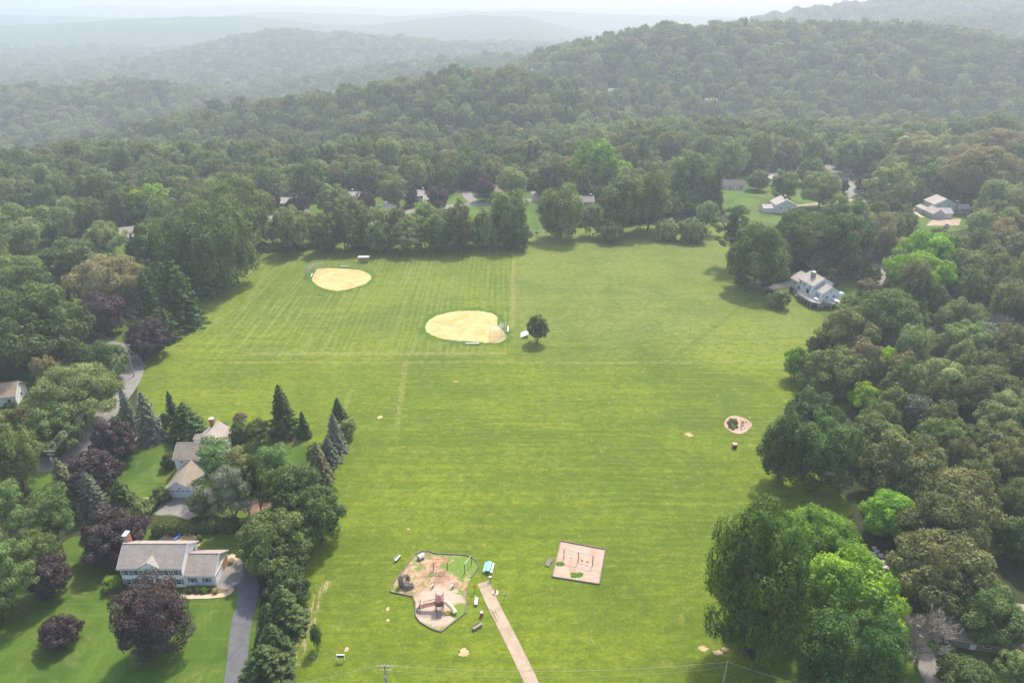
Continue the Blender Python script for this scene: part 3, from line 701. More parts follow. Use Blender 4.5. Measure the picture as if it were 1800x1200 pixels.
k = MB(); k.tube([(2.4, 4.2, 6.5), (2.4, 4.2, 8.0)], 0.07); k.obj("vent_pipe", M['metal'], h)

# white house with the attached gable garage
h = house(-78.0, 124.1, 0, "white house with brownish roof and a double garage under a front gable")
CLEAR.append((-73, 133, 9))
walls(h, 0, 5.6, 0, 8.0, 2.55, 2.1, 'y', M['white']); roof(h, 0, 5.6, 0, 8.0, 2.55, 2.1, 'y', M['roofbrown'])
garage_door(h, 'S', 0, 2.85, 4.6, 2.05); 
k = MB(); k.box(2.8, -0.06, 2.5, .2, .16, .35); k.obj("wall_lamp", M['dkmetal'], h); k = MB(); k.box(2.8, -0.03, 3.5, .45, .08, .45); k.obj("gable_vent", M['trim'], h)
walls(h, -1.4, 9.0, 8.0, 14.4, 4.9, 2.2, 'x', M['white']); roof(h, -1.4, 9.0, 8.0, 14.4, 4.9, 2.2, 'x', M['roofbrown'])
window(h, 'S', 8.0, 0.2, 4.2, .6, .8); door(h, 'S', 8.0, 7.2); window(h, 'S', 8.0, 7.3, 3.9, .7, 1.0)
window(h, 'W', -1.4, 11.2, 1.6); window(h, 'W', -1.4, 11.2, 4.0)
walls(h, 0.6, 8.2, 14.4, 20.5, 4.2, 2.9, 'y', M['white']); roof(h, 0.6, 8.2, 14.4, 20.5, 4.2, 2.9, 'y', M['roofgrey'])
walls(h, 0.0, 2.4, 15.8, 18.0, 5.0, 0.5, 'x', M['white'], 3.8); roof(h, 0.0, 2.6, 15.8, 18.0, 5.0, 0.5, 'x', M['roofbrown'], .15)
chimney(h, 3.4, 19.7, 3, 8.6, 1.0, .8)

# pale blue house with the raised deck, right
h = house(108.9, 250.6, R(-74), "pale blue-white house with stone chimney and a raised wooden deck on posts")
walls(h, 0, 5.0, 0.3, 8.3, 5.4, 2.3, 'x', M['bluewhite']); roof(h, 0, 4.9, 0.3, 8.3, 5.4, 2.3, 'x', M['rooftan'])
walls(h, 5.0, 13.0, 0, 8.6, 6.9, 2.5, 'x', M['bluewhite']); roof(h, 5.1, 13.0, 0, 8.6, 6.9, 2.5, 'x', M['rooftan'])
walls(h, 13.0, 17.6, 0.9, 7.9, 5.6, 2.1, 'x', M['bluewhite']); roof(h, 13.3, 17.6, 0.9, 7.9, 5.6, 2.1, 'x', M['rooftan'], .3)
k = MB(); k.box(2.5, 0.22, 1.2, 4.9, 0.1, 2.4); k.obj("stone_base", M['stonewall'], h)
chimney(h, 8.6, 2.9, 7.5, 10.6, 1.5, 1.1, M['stonewall'])
window(h, 'S', .3, 2.6, 4.0, .75, 1.3); window(h, 'S', 0, 6.0, 5.9, .6, 1.6); window(h, 'S', 0, 8.4, 5.6, .7, 1.3); window(h, 'S', 0, 11.4, 5.4, .7, 1.6)
window(h, 'S', 0, 5.6, 3.4, 1.1, 1.4); window(h, 'S', 0, 6.2, 1.3, .6, 1.0); window(h, 'S', 0, 7.4, 1.3, .6, 1.0)
for q in (14.4, 15.6): window(h, 'S', .9, q, 4.0, .7, 1.5)
window(h, 'E', 17.6, 4.4, 5.8, .6, .9); window(h, 'E', 17.6, 3.0, 3.8, .8, 1.2); window(h, 'E', 17.6, 6.0, 3.8, .8, 1.2)
gd = garage_door(h, 'S', .17, 1.6, 2.4, 2.0, M['dkmetal'], 0); door(h, 'S', 0, 10.6, 1.6, 2.0, M['glass'], 2.8)
bx = MB(); bx.box(17.9, 8.6, 4.4, 1.6, 1.8, 1.5); bx.obj("bay", M['bluewhite'], h)
dk = MB(); dk.prism([(8.4, 0), (8.4, -2.6), (17.2, -3.2), (19.4, -1.0), (18.4, 1.4), (20.9, 3.0), (21.6, 8.6), (17.6, 8.4), (17.6, .9), (13, .9), (13, 0)], 2.35, 2.6)
D = dk.obj("deck", M['deck'], h)
rl = [(8.4, -2.6), (17.2, -3.2), (19.4, -1.0), (18.4, 1.4), (20.9, 3.0), (21.6, 8.6)]
ra = MB()
for (ax, ay), (bx_, by_) in zip(rl, rl[1:]):
    L = math.hypot(bx_ - ax, by_ - ay); an = math.atan2(by_ - ay, bx_ - ax); cx_, cy_ = (ax + bx_) / 2, (ay + by_) / 2
    ra.box(cx_, cy_, 3.55, L + .05, .14, .09, an); ra.box(cx_, cy_, 2.72, L, .07, .07, an)
    for j in range(int(L / .24)):
        t = (j + .5) / int(L / .24); ra.box(ax + (bx_ - ax) * t, ay + (by_ - ay) * t, 3.12, .05, .05, .75, an)
ra.obj("railing", M['deck'], D)
for px, py in ((8.6, -2.4), (10.8, -2.6), (13.0, -2.75), (15.2, -2.9), (17.1, -3.05), (19.1, -1.1), (18.3, 1.3), (20.7, 3.1), (21.3, 6.0), (21.4, 8.4)):
    k = MB(); k.box(px, py, 1.15, .2, .2, 2.4); k.obj("post", M['deck'], D)
st = MB()
for j in range(8): st.box(8.1 - j * .3, -1.6, 2.3 - j * .3, .32, 1.1, .07)
st.obj("stairs", M['deck'], D)

# grey-green house far right
h = house(224.5, 352.9, 0, "grey-green house with cross gables, white garage door and a brick chimney")
CLEAR.append((236, 362, 11))
walls(h, 0, 8, 0, 7.5, 2.8, 2.0, 'x', M['sage']); roof(h, 0, 8, 0, 7.5, 2.8, 2.0, 'x', M['rooftan']); garage_door(h, 'S', 0, 5.6, 3.6, 2.1, None, 0)
walls(h, -2.8, 3.4, -.6, 7.5, 2.8, 2.2, 'y', M['sage']); roof(h, -2.8, 3.4, -.6, 7.5, 2.8, 2.2, 'y', M['rooftan'])
walls(h, 1.6, 13.6, 7.8, 17.5, 5.7, 2.8, 'y', M['sage']); roof(h, 1.6, 13.6, 7.8, 17.5, 5.7, 2.8, 'y', M['rooftan'])
window(h, 'S', 7.8, 4.5, 4.9, 1.0, 1.1); window(h, 'S', 7.8, 9.6, 4.9, 1.0, 1.1); window(h, 'W', 1.6, 12, 4.6, 1.2, 1.2)
walls(h, -3.0, 1.6, 8.5, 16, 2.6, 1.0, 'y', M['sage']); roof(h, -3, 1.55, 8.5, 16, 2.6, 1.0, 'y', M['rooftan'])
walls(h, 14.2, 23, 9.5, 15.5, 2.8, 1.7, 'x', M['cream']); roof(h, 14.3, 23, 9.5, 15.5, 2.8, 1.7, 'x', M['rooftan'])
for q in (16.3, 18.8, 20.3, 21.8): window(h, 'S', 9.5, q, 1.7, 1.1, 1.4)
chimney(h, 14.1, 8.6, 0, 7.2, 1.0, .9, M['brickwall'])

# gabled cream house in the right clearing
h = house(142.6, 363.5, 0, "cream house with a broad front gable and two small windows beside bright lawn")
walls(h, 0, 10.6, 0, 9, 4.6, 2.7, 'y', M['cream']); roof(h, 0, 10.6, 0, 9, 4.6, 2.7, 'y', M['rooftan'])
window(h, 'S', 0, 3.0, 2.9, .9, 1.2); window(h, 'S', 0, 7.6, 2.9, .9, 1.2); chimney(h, 5.3, 3.0, 6, 9.0, .9, .8)
walls(h, -6.0, 0, .5, 8, 2.5, 1.3, 'x', M['cream']); roof(h, -6.0, -.3, .5, 8, 2.5, 1.3, 'x', M['rooftan'], .3)

def simple_house(x, y, rz, w, d, hh, rise, wall_m, roof_m, label, axis='x', wing=None, gable=None, ch=None, shut=None, nwin=4, gar=False):
    h = house(x, y, rz, label)
    walls(h, 0, w, 0, d, hh, rise, axis, wall_m); roof(h, 0, w, 0, d, hh, rise, axis, roof_m)
    for st_ in range(2 if hh > 4.2 else 1):
        for q in range(nwin):
            if st_ == 0 and q == nwin // 2 and nwin > 2: door(h, 'S', 0, w * (q + .5) / nwin); continue
            window(h, 'S', 0, w * (q + .5) / nwin, 1.6 + 2.5 * st_, .85, 1.15, shut, False)
    if axis == 'x': window(h, 'E', w, d / 2, 1.6 if hh < 4.2 else 4.1, .8, 1.1, None, False); window(h, 'W', 0, d / 2, 1.6, .8, 1.1, None, False)
    if wing:
        a, b, c, e, hh2, r2, wm = wing
        walls(h, a, b, c, e, hh2, r2, 'x', wm); roof(h, a + (.3 if a >= w else 0), b - (.3 if b <= 0 else 0), c, e, hh2, r2, 'x', roof_m, .28)
        if gar: garage_door(h, 'S', c, (a + b) / 2, min(3.6, abs(b - a) * .7), 2.1, None, 0)
        else: window(h, 'S', c, (a + b) / 2, 1.5, 1.2, 1.2, None, False)
    if gable:
        a, b = gable; walls(h, a, b, -1.2, d / 2, hh, rise * .8, 'y', wall_m); roof(h, a, b, -1.2, d / 2, hh, rise * .8, 'y', roof_m, .25)
    if ch is not None: chimney(h, ch, d * .55, hh, hh + rise + 1.1)
    return h
def HP(u, v): p = AT(u, v); return p.x, p.y
x_, y_ = HP(428, 376); simple_house(x_, y_, R(4), 13, 8, 2.7, 2.0, M['brickwall'], M['roofbrown'], "low brown-roofed house partly behind the leftmost purple tree on the far street")
x_, y_ = HP(482, 366); simple_house(x_, y_, R(4), 11, 8, 2.7, 2.2, M['brickwall'], M['rooftan'], "red brick house with pale roof between two purple trees", gable=(6.5, 10.5))
x_, y_ = HP(588, 362); simple_house(x_, y_, R(2), 14, 8, 4.6, 2.4, M['cream'], M['rooftan'], "cream house with tan roof and chimney behind dark purple tree on the far street", ch=10)
x_, y_ = HP(718, 360); simple_house(x_, y_, 0, 8.5, 8, 5.0, 2.4, M['white'], M['rooftan'], "white two-storey house with black shutters and a lower wing on the far street", wing=(8.5, 13.5, 1, 7.4, 2.7, 1.9, M['brickwall']), shut=M['black'], ch=8.2)
x_, y_ = HP(673, 371); simple_house(x_, y_, R(-6), 6.4, 6.5, 2.6, 1.8, M['white'], M['rooftan'], "small white garage with pale roof at the end of a short drive", axis='y', nwin=1)
x_, y_ = HP(836, 345); simple_house(x_, y_, R(-8), 15, 8.5, 3.2, 2.7, M['cream'], M['roofred'], "tan-roofed house with a gable behind round purple tree", gable=(1.5, 6.5))
x_, y_ = HP(1012, 372); simple_house(x_, y_, R(5), 10, 7, 5.2, 2.2, M['brickwall'], M['roofbrown'], "dark red brick two-storey house nearly hidden behind the round tree at field edge", ch=8.6, nwin=3)
x_, y_ = HP(1268, 333); simple_house(x_, y_, R(-6), 13, 8, 2.6, 2.6, M['cream'], M['roofdark'], "low cream house with near-black roof beside the cul-de-sac")
x_, y_ = HP(1352, 326); simple_house(x_, y_, R(-10), 9, 8, 3.6, 2.6, M['white'], M['rooftan'], "white house with pale roof half hidden behind tree at the cul-de-sac", axis='y', nwin=2)
x_, y_ = HP(208, 424); simple_house(x_, y_, R(28), 13, 7, 3.0, 2.4, M['cream'], M['roofgrey'], "grey-roofed house half hidden behind the large oak on the left", wing=(3, 8, -3, 0, 2.2, .8, M['cream']))
x_, y_ = HP(92, 488); simple_house(x_, y_, R(6), 12, 8, 3.0, 2.2, M['white'], M['roofgrey'], "pale house glimpsed through the branches of a spreading tree on the left")
x_, y_ = HP(205, 548); simple_house(x_, y_, R(-10), 10, 8, 3.0, 2.2, M['cream'], M['roofbrown'], "brown-roofed house beside the tall dark conifers, hidden by trees")
x_, y_ = HP(-62, 722); hl = simple_house(x_, y_, R(14), 13, 7.5, 3.0, 2.4, M['white'], M['roofred'], "white house with reddish roof cut off by the left picture edge", nwin=4)
x_, y_ = HP(1070, 168); simple_house(x_, y_, 0, 12, 8, 5, 2.6, M['white'], M['roofgrey'], "hazy white house among trees on the wooded hillside, right of centre")
x_, y_ = HP(1240, 186); simple_house(x_, y_, 0, 13, 8, 4.6, 2.6, M['cream'], M['rooftan'], "hazy cream house low on the wooded hillside to the right")
x_, y_ = HP(285, 262); simple_house(x_, y_, 0, 15, 9, 4.6, 2.6, M['cream'], M['roofgrey'], "hazy grey-roofed house in the left valley, nearer of two")
x_, y_ = HP(300, 236); simple_house(x_, y_, R(10), 14, 9, 4.6, 2.6, M['cream'], M['rooftan'], "hazy tan-roofed house in the left valley, farther of two")
# house in the lower right corner
h = house(75.5, 84.0, R(-12), "brown-roofed house with white gable end beside the bare tree")
CLEAR.append((88, 84, 12))
walls(h, 0, 17, 0, 9.6, 2.5, 1.7, 'x', M['wood']); roof(h, 0, 17, 0, 9.6, 2.5, 1.7, 'x', M['roofbrown'], 0.9, trim=False)
k = MB(); k.box(-.93, 4.8, 3.1, .08, 10.4, .18); k.obj("gutter", M['trim'], h)

window(h, 'W', 0, 6.6, 1.6, 1.0, 1.2); window(h, 'S', 0, 2.2, 1.6, 1.1, 1.2); window(h, 'S', 0, 6.5, 1.6, 1.1, 1.2); door(h, 'S', 0, 4.4)
walls(h, 10, 17.6, -3.4, 0, 2.6, 1.6, 'y', M['cream']); roof(h, 10, 17.6, -3.4, 2.2, 2.6, 1.6, 'y', M['roofred'], .4)

# ------------------------------------------------------------------ cars
def car(u, v, rz, paint, label, L=4.6):
    p = AT(u, v); root = empty("car", (p.x, p.y, p.z + .14), rz, label, "car")
    W = 1.8
    def prof(pts, y0, y1, inset=0.0):
        mb = MB(); n = len(pts)
        vs = [(x, y0 + (inset if z > .95 else 0), z) for x, z in pts] + [(x, y1 - (inset if z > .95 else 0), z) for x, z in pts]
        mb.add(vs, [tuple(range(n)), tuple(reversed(range(n, 2 * n)))] + [(i, n + i, n + (i + 1) % n, (i + 1) % n) for i in range(n)]); return mb
    b = prof([(-2.25, .35), (-2.28, .72), (-2.1, .92), (-1.2, .98), (-.55, 1.42), (.9, 1.46), (1.75, 1.0), (2.25, .92), (2.3, .4), (2.2, .3), (-2.2, .3)], -W / 2, W / 2, .16)
    b.obj("body", paint, root, bevel=.06)
    g = MB()
    g.add([(-1.2, -.7, 1.0), (-1.2, .7, 1.0), (-.6, .66, 1.425), (-.6, -.66, 1.425), (-1.24, -.7, 1.03), (-1.24, .7, 1.03), (-.64, .66, 1.45), (-.64, -.66, 1.45)], [(0, 1, 2, 3), (7, 6, 5, 4), (0, 4, 5, 1), (1, 5, 6, 2), (2, 6, 7, 3), (3, 7, 4, 0)])
    g.add([(.95, -.66, 1.46), (.95, .66, 1.46), (1.72, .7, 1.03), (1.72, -.7, 1.03), (.98, -.66, 1.49), (.98, .66, 1.49), (1.76, .7, 1.06), (1.76, -.7, 1.06)], [(3, 2, 1, 0), (4, 5, 6, 7), (0, 1, 5, 4), (1, 2, 6, 5), (2, 3, 7, 6), (3, 0, 4, 7)])
    for s in (-1, 1): g.box(.2, s * .755, 1.2, 1.9, .03, .3)
    g.obj("windows", M['glass'], root)
    for s in (-1, 1):
        for x in (-1.42, 1.42):
            w = MB(); w.tube([(x, s * .78, .3), (x, s * .95, .3)], .33, 14); wo_ = w.obj("wheel", M['black'], root)
            r_ = MB(); r_.tube([(x, s * .94, .3), (x, s * .965, .3)], .19, 10); r_.obj("rim", M['alum'], wo_)
        q = MB(); q.box(-2.26, s * .62, .7, .06, .34, .14); q.obj("headlight", M['alum'], root)
    return root
car(1347, 502, R(8), M['carblack'], "black car parked under the trees by the pale blue house")
car(1350, 517, R(24), M['cargrey'], "dark grey car beside the round bush by the pale blue house")
car(1663, 400, R(50), M['carblue'], "navy car parked below the grey-green house's garage")
car(1296, 332, R(35), M['carwhite'], "white car beside the black-roofed house near the cul-de-sac")

# ------------------------------------------------------------------ playground and park furniture
def on(u, v, rz=0.0, name="", label="", cat="", group=None):
    p = AT(u, v); return empty(name, (p.x, p.y, p.z + 0.09), rz, label, cat, group)
# timber edging
def edging(pts, label, m=None, h=.28, w=.16):
    P = [G(*p) if len(p) == 2 else p for p in pts]; root = empty("timber_edging", (P[0][0], P[0][1], 0.02), 0, label, "edging")
    mb = MB()
    for a, b in zip(P, P[1:]):
        L = math.hypot(b[0] - a[0], b[1] - a[1]); an = math.atan2(b[1] - a[1], b[0] - a[0])
        mb.box((a[0] + b[0]) / 2 - P[0][0], (a[1] + b[1]) / 2 - P[0][1], h / 2, L + w * .8, w, h, an)
    mb.obj("timber", m or M['timber'], root)
E1 = PLAY[:13]; E2 = PLAY[14:] + [PLAY[0]]
edging(E1, "dark timber edging round the upper side of the playground")
edging(E2, "dark timber edging round the lower side of the playground")
edging([(986, 951), (1064, 966), (1053, 1027), (971, 1014)] , "dark timber edging round the square swing area")
edging([(971, 1014), (974, 1000), (980, 974), (986, 951)], "timber edging on the left side of the square swing area")
k = on(968, 991, R(62), "ramp", "short dark ramp leaning on the left edge of the swing square", "ramp")
mb = MB(); mb.box(0, 0, .2, 1.9, .12, .12, 0, 0, R(-8)); mb.box(0, .9, .2, 1.9, .12, .12, 0, 0, R(-8)); mb.box(0, .45, .22, 1.9, .8, .05, 0, 0, R(-8)); mb.obj("ramp_board", M['timber'], k)

# swing set: three posts, top rail, two belt swings and a bucket
def swings():
    a = G(991, 982); c = G(1041.5, 993.5); root = empty("swing_set", (a[0], a[1], .09), math.atan2(c[1] - a[1], c[0] - a[0]), "dark metal swing set on the square of wood chips", "swing set")
    L = math.hypot(c[0] - a[0], c[1] - a[1]); Hh = 2.5
    for x in (0, L / 2, L):
        mb = MB(); mb.tube([(x, 0, 0), (x, 0, Hh)], .08); mb.obj("post", M['dkmetal'], root)
    mb = MB(); mb.tube([(-.1, 0, Hh), (L + .1, 0, Hh)], .055); mb.obj("top_rail", M['metal'], root)
    for x in (L * .25, L * .64, L * .82):
        mb = MB()
        for s in (-.22, .22): mb.tube([(x + s, 0, Hh), (x + s, 0, .6)], .012, 5)
        ch = mb.obj("chain", M['metal'], root); mb = MB(); mb.box(x, 0, .55, .42, .16, .05 if x < L / 2 else .2); mb.obj("swing_seat", M['black'], ch)
swings()
# second frame in the upper right of the playground
def frame2():
    a = G(*zp(928, 422)); c = G(*zp(985, 352)); root = empty("tyre_swing_frame", (a[0], a[1], .09), math.atan2(c[1] - a[1], c[0] - a[0]), "slim metal swing frame on grass in the playground's upper right corner", "swing set")
    L = math.hypot(c[0] - a[0], c[1] - a[1]) + .6
    for x in (0, L):
        mb = MB(); mb.tube([(x, 0, 0), (x, 0, 2.3)], .07); mb.obj("post", M['dkmetal'], root)
    mb = MB(); mb.tube([(0, 0, 2.3), (L, 0, 2.3)], .05); mb.obj("top_rail", M['metal'], root)
    mb = MB(); mb.tube([(L * .5, 0, 2.3), (L * .5, 0, .6)], .02, 5); mb.obj("chain", M['metal'], root)
frame2()
# red-orange monkey bar between two posts
a = G(*zp(585, 385)); c = G(*zp(736, 380)); root = empty("climbing_bars", (a[0], a[1], .09), math.atan2(c[1] - a[1], c[0] - a[0]), "faded orange horizontal ladder on two dark posts", "climbing frame"); L = math.hypot(c[0] - a[0], c[1] - a[1])
for x in (0, L):
    mb = MB(); mb.tube([(x, 0, 0), (x, 0, 2.2)], .08); mb.obj("post", M['dkmetal'], root)
mb = MB()
for s in (-.45, .45): mb.tube([(-.15, s, 2.2), (L + .35, s, 2.2)], .075)
for j in range(9): mb.tube([(j * L / 8, -.45, 2.2), (j * L / 8, .45, 2.2)], .05)
mb.obj("ladder", M['orange'], root)
# main play structure
a = G(*zp(650, 850)); root = empty("play_structure", (a[0], a[1], .09), 0, "maroon play structure with tower, sloping bridge, ramp and cream tube slide", "play structure")
for x, y_, hh in ((-.65, -.2, 2.6), (.65, -.2, 2.3), (-.65, 1.2, 3.3), (.65, 1.2, 3.5)):
    mb = MB(); mb.tube([(x, y_, 0), (x, y_, hh)], .07); mb.obj("post", M['dkmetal'], root)
mb = MB(); mb.box(0, .5, 1.5, 1.4, 1.5, .1); mb.obj("platform", M['maroon'], root)
mb = MB(); mb.box(0, -.24, 1.95, 1.3, .06, .75); mb.box(-.02, 1.24, 1.95, 1.3, .06, .75); mb.box(.68, 1.0, 1.95, .06, .5, .75); mb.obj("side_panel", M['maroon'], root)
mb = MB(); mb.add([(-.75, -.3, 2.75), (.75, -.3, 2.75), (.75, 1.3, 2.75), (-.75, 1.3, 2.75), (0, .5, 3.5)], [(0, 1, 4), (1, 2, 4), (2, 3, 4), (3, 0, 4), (3, 2, 1, 0)]); mb.obj("canopy", M['fadedmaroon'], root)
mb = MB()
for s in (0.1, .95):
    mb.tube([(-.65, s, 1.5), (-3.0, s - .25, 1.0)], .05); mb.tube([(-.65, s, 2.2), (-3.0, s - .25, 1.7)], .045)
    for j in range(10): t = j / 9; mb.tube([(-.65 - 2.35 * t, s - .25 * t, 1.5 - .5 * t), (-.65 - 2.35 * t, s - .25 * t, 2.2 - .5 * t)], .022, 5)
for j in range(11): t = (j + .5) / 11; mb.box(-.65 - 2.35 * t, .52 - .25 * t, 1.5 - .5 * t, .18, .85, .05)
br = mb.obj("bridge", M['maroon'], root)
mb = MB(); mb.box(-3.3, .25, .95, .75, .95, .08); mb.obj("platform", M['maroon'], root)
for s in (-.15, .7):
    mb = MB(); mb.tube([(-3.6, s, 0), (-3.6, s, 2.0)], .06); mb.obj("post", M['dkmetal'], root)
mb = MB(); 
for j in range(3): mb.box(-3.85 - j * .22, .2, .7 - j * .28, .25, .8, .06)
mb.obj("steps", M['dkmetal'], root)
mb = MB(); mb.tube([(.7, .6, 1.9), (1.3, .5, 1.75), (2.1, .1, 1.1), (2.7, -.35, .55), (2.95, -.7, .38)], [.4, .42, .42, .42, .42], 14); mb.obj("tube_slide", M['slide'], root, smooth=True)
mb = MB()
for s in (-.45, .45): mb.tube([(s, -.3, 1.45), (s * .9, -1.6, .05)], .05)
for j in range(7): t = j / 6; mb.tube([(-.45, -.3 - 1.3 * t, 1.45 - 1.4 * t), (.45, -.3 - 1.3 * t, 1.45 - 1.4 * t)], .035, 6)
mb.obj("climbing_ladder", M['dkmetal'], root)
mb = MB(); mb.tube([(.9, -.3, 1.6), (1.15, -1.1, .1)], .05); mb.lathe(1.5, -.5, [(.42, .02), (.42, .3), (.3, .34)], 12); mb.obj("pole_and_drum", M['yellow'], root)
# climbing rock
def rock_mesh(mb, cx, cy, cz, r, sx, sy, sz, seed, n=14):
    base = len(mb.v)
    for i in range(n + 1):
        th = math.pi * i / n
        for j in range(n * 2):
            ph = math.pi * j / n; d = Vector((math.sin(th) * math.cos(ph), math.sin(th) * math.sin(ph), math.cos(th)))
            k = r * (1 + .35 * mnoise.noise(d * 1.6 + Vector((seed, 0, 0))) + .16 * mnoise.noise(d * 4.5 + Vector((0, seed, 0))))
            mb.v.append((cx + d.x * k * sx, cy + d.y * k * sy, cz + d.z * k * sz))
    for i in range(n):
        for j in range(n * 2):
            j2 = (j + 1) % (n * 2); mb.f.append((base + i * n * 2 + j, base + (i + 1) * n * 2 + j, base + (i + 1) * n * 2 + j2, base + i * n * 2 + j2))
a = G(*zp(255, 575)); root = empty("climbing_rock", (a[0], a[1], .05), R(12), "dark artificial climbing rock shaped like an arch in the playground's left corner", "climbing rock")
mb = MB(); rock_mesh(mb, -.55, .2, 1.1, .62, .9, .85, 2.1, 3); rock_mesh(mb, .75, -.35, .5, .8, 1.35, .85, .95, 7); rock_mesh(mb, .05, .65, 2.1, .5, 1.6, .8, .75, 11); rock_mesh(mb, .85, .75, 1.1, .42, .9, .8, 2.3, 15)
mb.obj("rock", M['rock'], root); mb = MB(); mb.tube([(.3, -.2, 0), (.3, -.1, 1.8), (.42, .2, 2.2)], .05); mb.obj("grab_pole", M['metal'], root)
# crawl tunnel
k = on(*zp(445, 262), R(35), "crawl_tunnel", "short grey crawl tunnel on end by the playground's top edge", "play tunnel")
mb = MB(); mb.tube([(-.6, 0, .55), (.6, 0, .55)], .52, 16); mb.obj("tube", M['alum'], k); mb = MB(); mb.tube([(-.63, 0, .55), (-.605, 0, .55)], .38, 14); mb.tube([(.605, 0, .55), (.63, 0, .55)], .38, 14); mb.obj("opening", M['black'], k)
mb = MB(); mb.box(-.45, -.4, .1, .5, .6, .2, .4); mb.obj("foot", M['timber'], k)
def spring_rider(x, y, m, label):
    k = on(*zp(x, y), rnd.uniform(0, 3), "spring_rider", label, "spring rider")
    mb = MB(); pts = [(.14 * math.cos(t * .9), .14 * math.sin(t * .9), .02 + t * .014) for t in range(30)]; mb.tube(pts, .025, 5); mb.obj("spring", M['dkmetal'], k)
    mb = MB(); mb.tube([(-.5, 0, .6), (-.2, 0, .55), (.2, 0, .62), (.45, 0, .95)], [.12, .2, .19, .13], 10); mb.obj("rider_body", m, k, smooth=True)
    mb = MB(); mb.tube([(.3, -.2, .95), (.3, .2, .95)], .03, 6); mb.obj("handle", M['dkmetal'], k)
spring_rider(575, 580, M['slide'], "small cream spring rider on the grassy middle of the playground")
spring_rider(795, 588, M['alum'], "small grey spring rider at the top of the pale wood chips")
# benches
def bench(u, v, rz, m, label, back=True, L=1.7):
    k = on(u, v, rz, "park_bench", label, "bench")
    for j in range(3): pass
    mb = MB(); [mb.box(0, -.15 + .15 * j, .45, L, .13, .05) for j in range(3)]; mb.obj("seat", m, k)
    if back: mb = MB(); [mb.box(0, .26 + .03 * j, .62 + .16 * j, L, .04, .13) for j in range(2)]; mb.obj("backrest", m, k)
    for s in (-1, 1): mb = MB(); mb.box(s * L * .4, 0, .21, .07, .42, .43); mb.obj("leg", M['dkmetal'], k)
bench(*zp(185, 275), R(62), M['metal'], "grey bench on the grass outside the playground's top left corner")
bench(*zp(1060, 755), R(84), M['metal'], "grey bench between playground and concrete path")
k = on(*zp(1066, 1030), R(38), "wooden_box_bench", "brown wooden box seat below the red bin", "bench")
mb = MB(); mb.box(0, 0, .27, 1.9, .6, .5); mb.obj("seat", M['wood'], k, bevel=.03); mb = MB(); mb.box(.1, .26, .62, 1.7, .08, .22); mb.obj("backrest", M['timber'], k)
# red bin
k = on(*zp(1115, 898), 0, "litter_bin", "red cylindrical litter bin on the grass beside the path", "litter bin")
mb = MB(); mb.lathe(0, 0, [(.27, 0), (.3, .1), (.3, .8), (.27, .84)], 16); mb.obj("drum", M['red'], k, smooth=False); mb = MB(); mb.lathe(0, 0, [(.31, .84), (.31, .9), (.16, 1.02)], 16); mb.obj("lid", M['alum'], k)
# covered picnic table
k = on(*zp(1193, 380), R(-9), "picnic_table", "teal picnic table by the upper end of the path", "picnic table")
mb = MB(); mb.box(0, 0, .78, .95, 2.6, .07); mb.obj("table_top", M['teal'], k, bevel=.02)
for s in (-1, 1):
    mb = MB(); mb.box(s * .78, 0, .46, .32, 2.6, .06); mb.obj("seat", M['teal'] if s < 0 else M['alum'], k)
    mb = MB(); mb.box(0, s * .9, .44, 1.6, .07, .07); mb.box(-.35, s * .9, .38, .07, .07, .76, 0, 0, R(18)); mb.box(.35, s * .9, .38, .07, .07, .76, 0, 0, R(-18)); mb.obj("leg_frame", M['dkmetal'], k)
# grill, yellow sign, drinking fountain on pad, small sign, bike rack
k = on(*zp(1211, 512), R(15), "charcoal_grill", "small charcoal grill on a post near the teal picnic table", "grill")
mb = MB(); mb.tube([(0, 0, 0), (0, 0, .85)], .05); mb.obj("post", M['dkmetal'], k); mb = MB(); mb.box(0, 0, .97, .55, .4, .24); mb.obj("firebox", M['dkmetal'], k); mb = MB(); mb.box(0, 0, 1.11, .5, .36, .03); mb.obj("grate", M['metal'], k)
k = on(*zp(1038, 635), R(8), "park_sign", "yellow sign on a post at the left of the path end", "sign")
mb = MB(); mb.tube([(0, 0, 0), (0, 0, 1.5)], .04); mb.obj("post", M['dkmetal'], k); mb = MB(); mb.box(0, -.05, 1.55, .7, .04, .7, 0, 0, R(45)); mb.obj("sign_board", M['yellow'], k)
k = on(*zp(1365, 728), R(8), "marker_post", "slim grey post sign right of the path", "sign")
mb = MB(); mb.tube([(0, 0, 0), (0, 0, 1.6)], .035); mb.obj("post", M['dkmetal'], k); mb = MB(); mb.box(0, -.04, 1.45, .35, .03, .5); mb.obj("sign_board", M['metal'], k)
k = on(*zp(1267, 640), 0, "drinking_fountain", "small drinking fountain on a pale round pad right of the path", "fountain")
mb = MB(); mb.lathe(0, 0, [(.68, -.06), (.68, .0)], 20); mb.obj("pad", M['paver'], k); mb = MB(); mb.lathe(0, 0, [(.14, 0), (.12, .7), (.26, .8), (.26, .9)], 12); mb.obj("pedestal", M['rock'], k)
k = on(*zp(1271, 912), R(-66), "bike_rack", "grey metal bike rack standing on the concrete path", "bike rack")
mb = MB()
for s in (-.25, .25): mb.tube([(-.95, s, .02), (-.95, s, .62), (.95, s, .62), (.95, s, .02)], .03, 6)
for j in range(8): mb.tube([(-.85 + j * .243, -.25, .62), (-.85 + j * .243, -.25, .05)], .014, 5)
mb.obj("rack", M['dkmetal'], k)

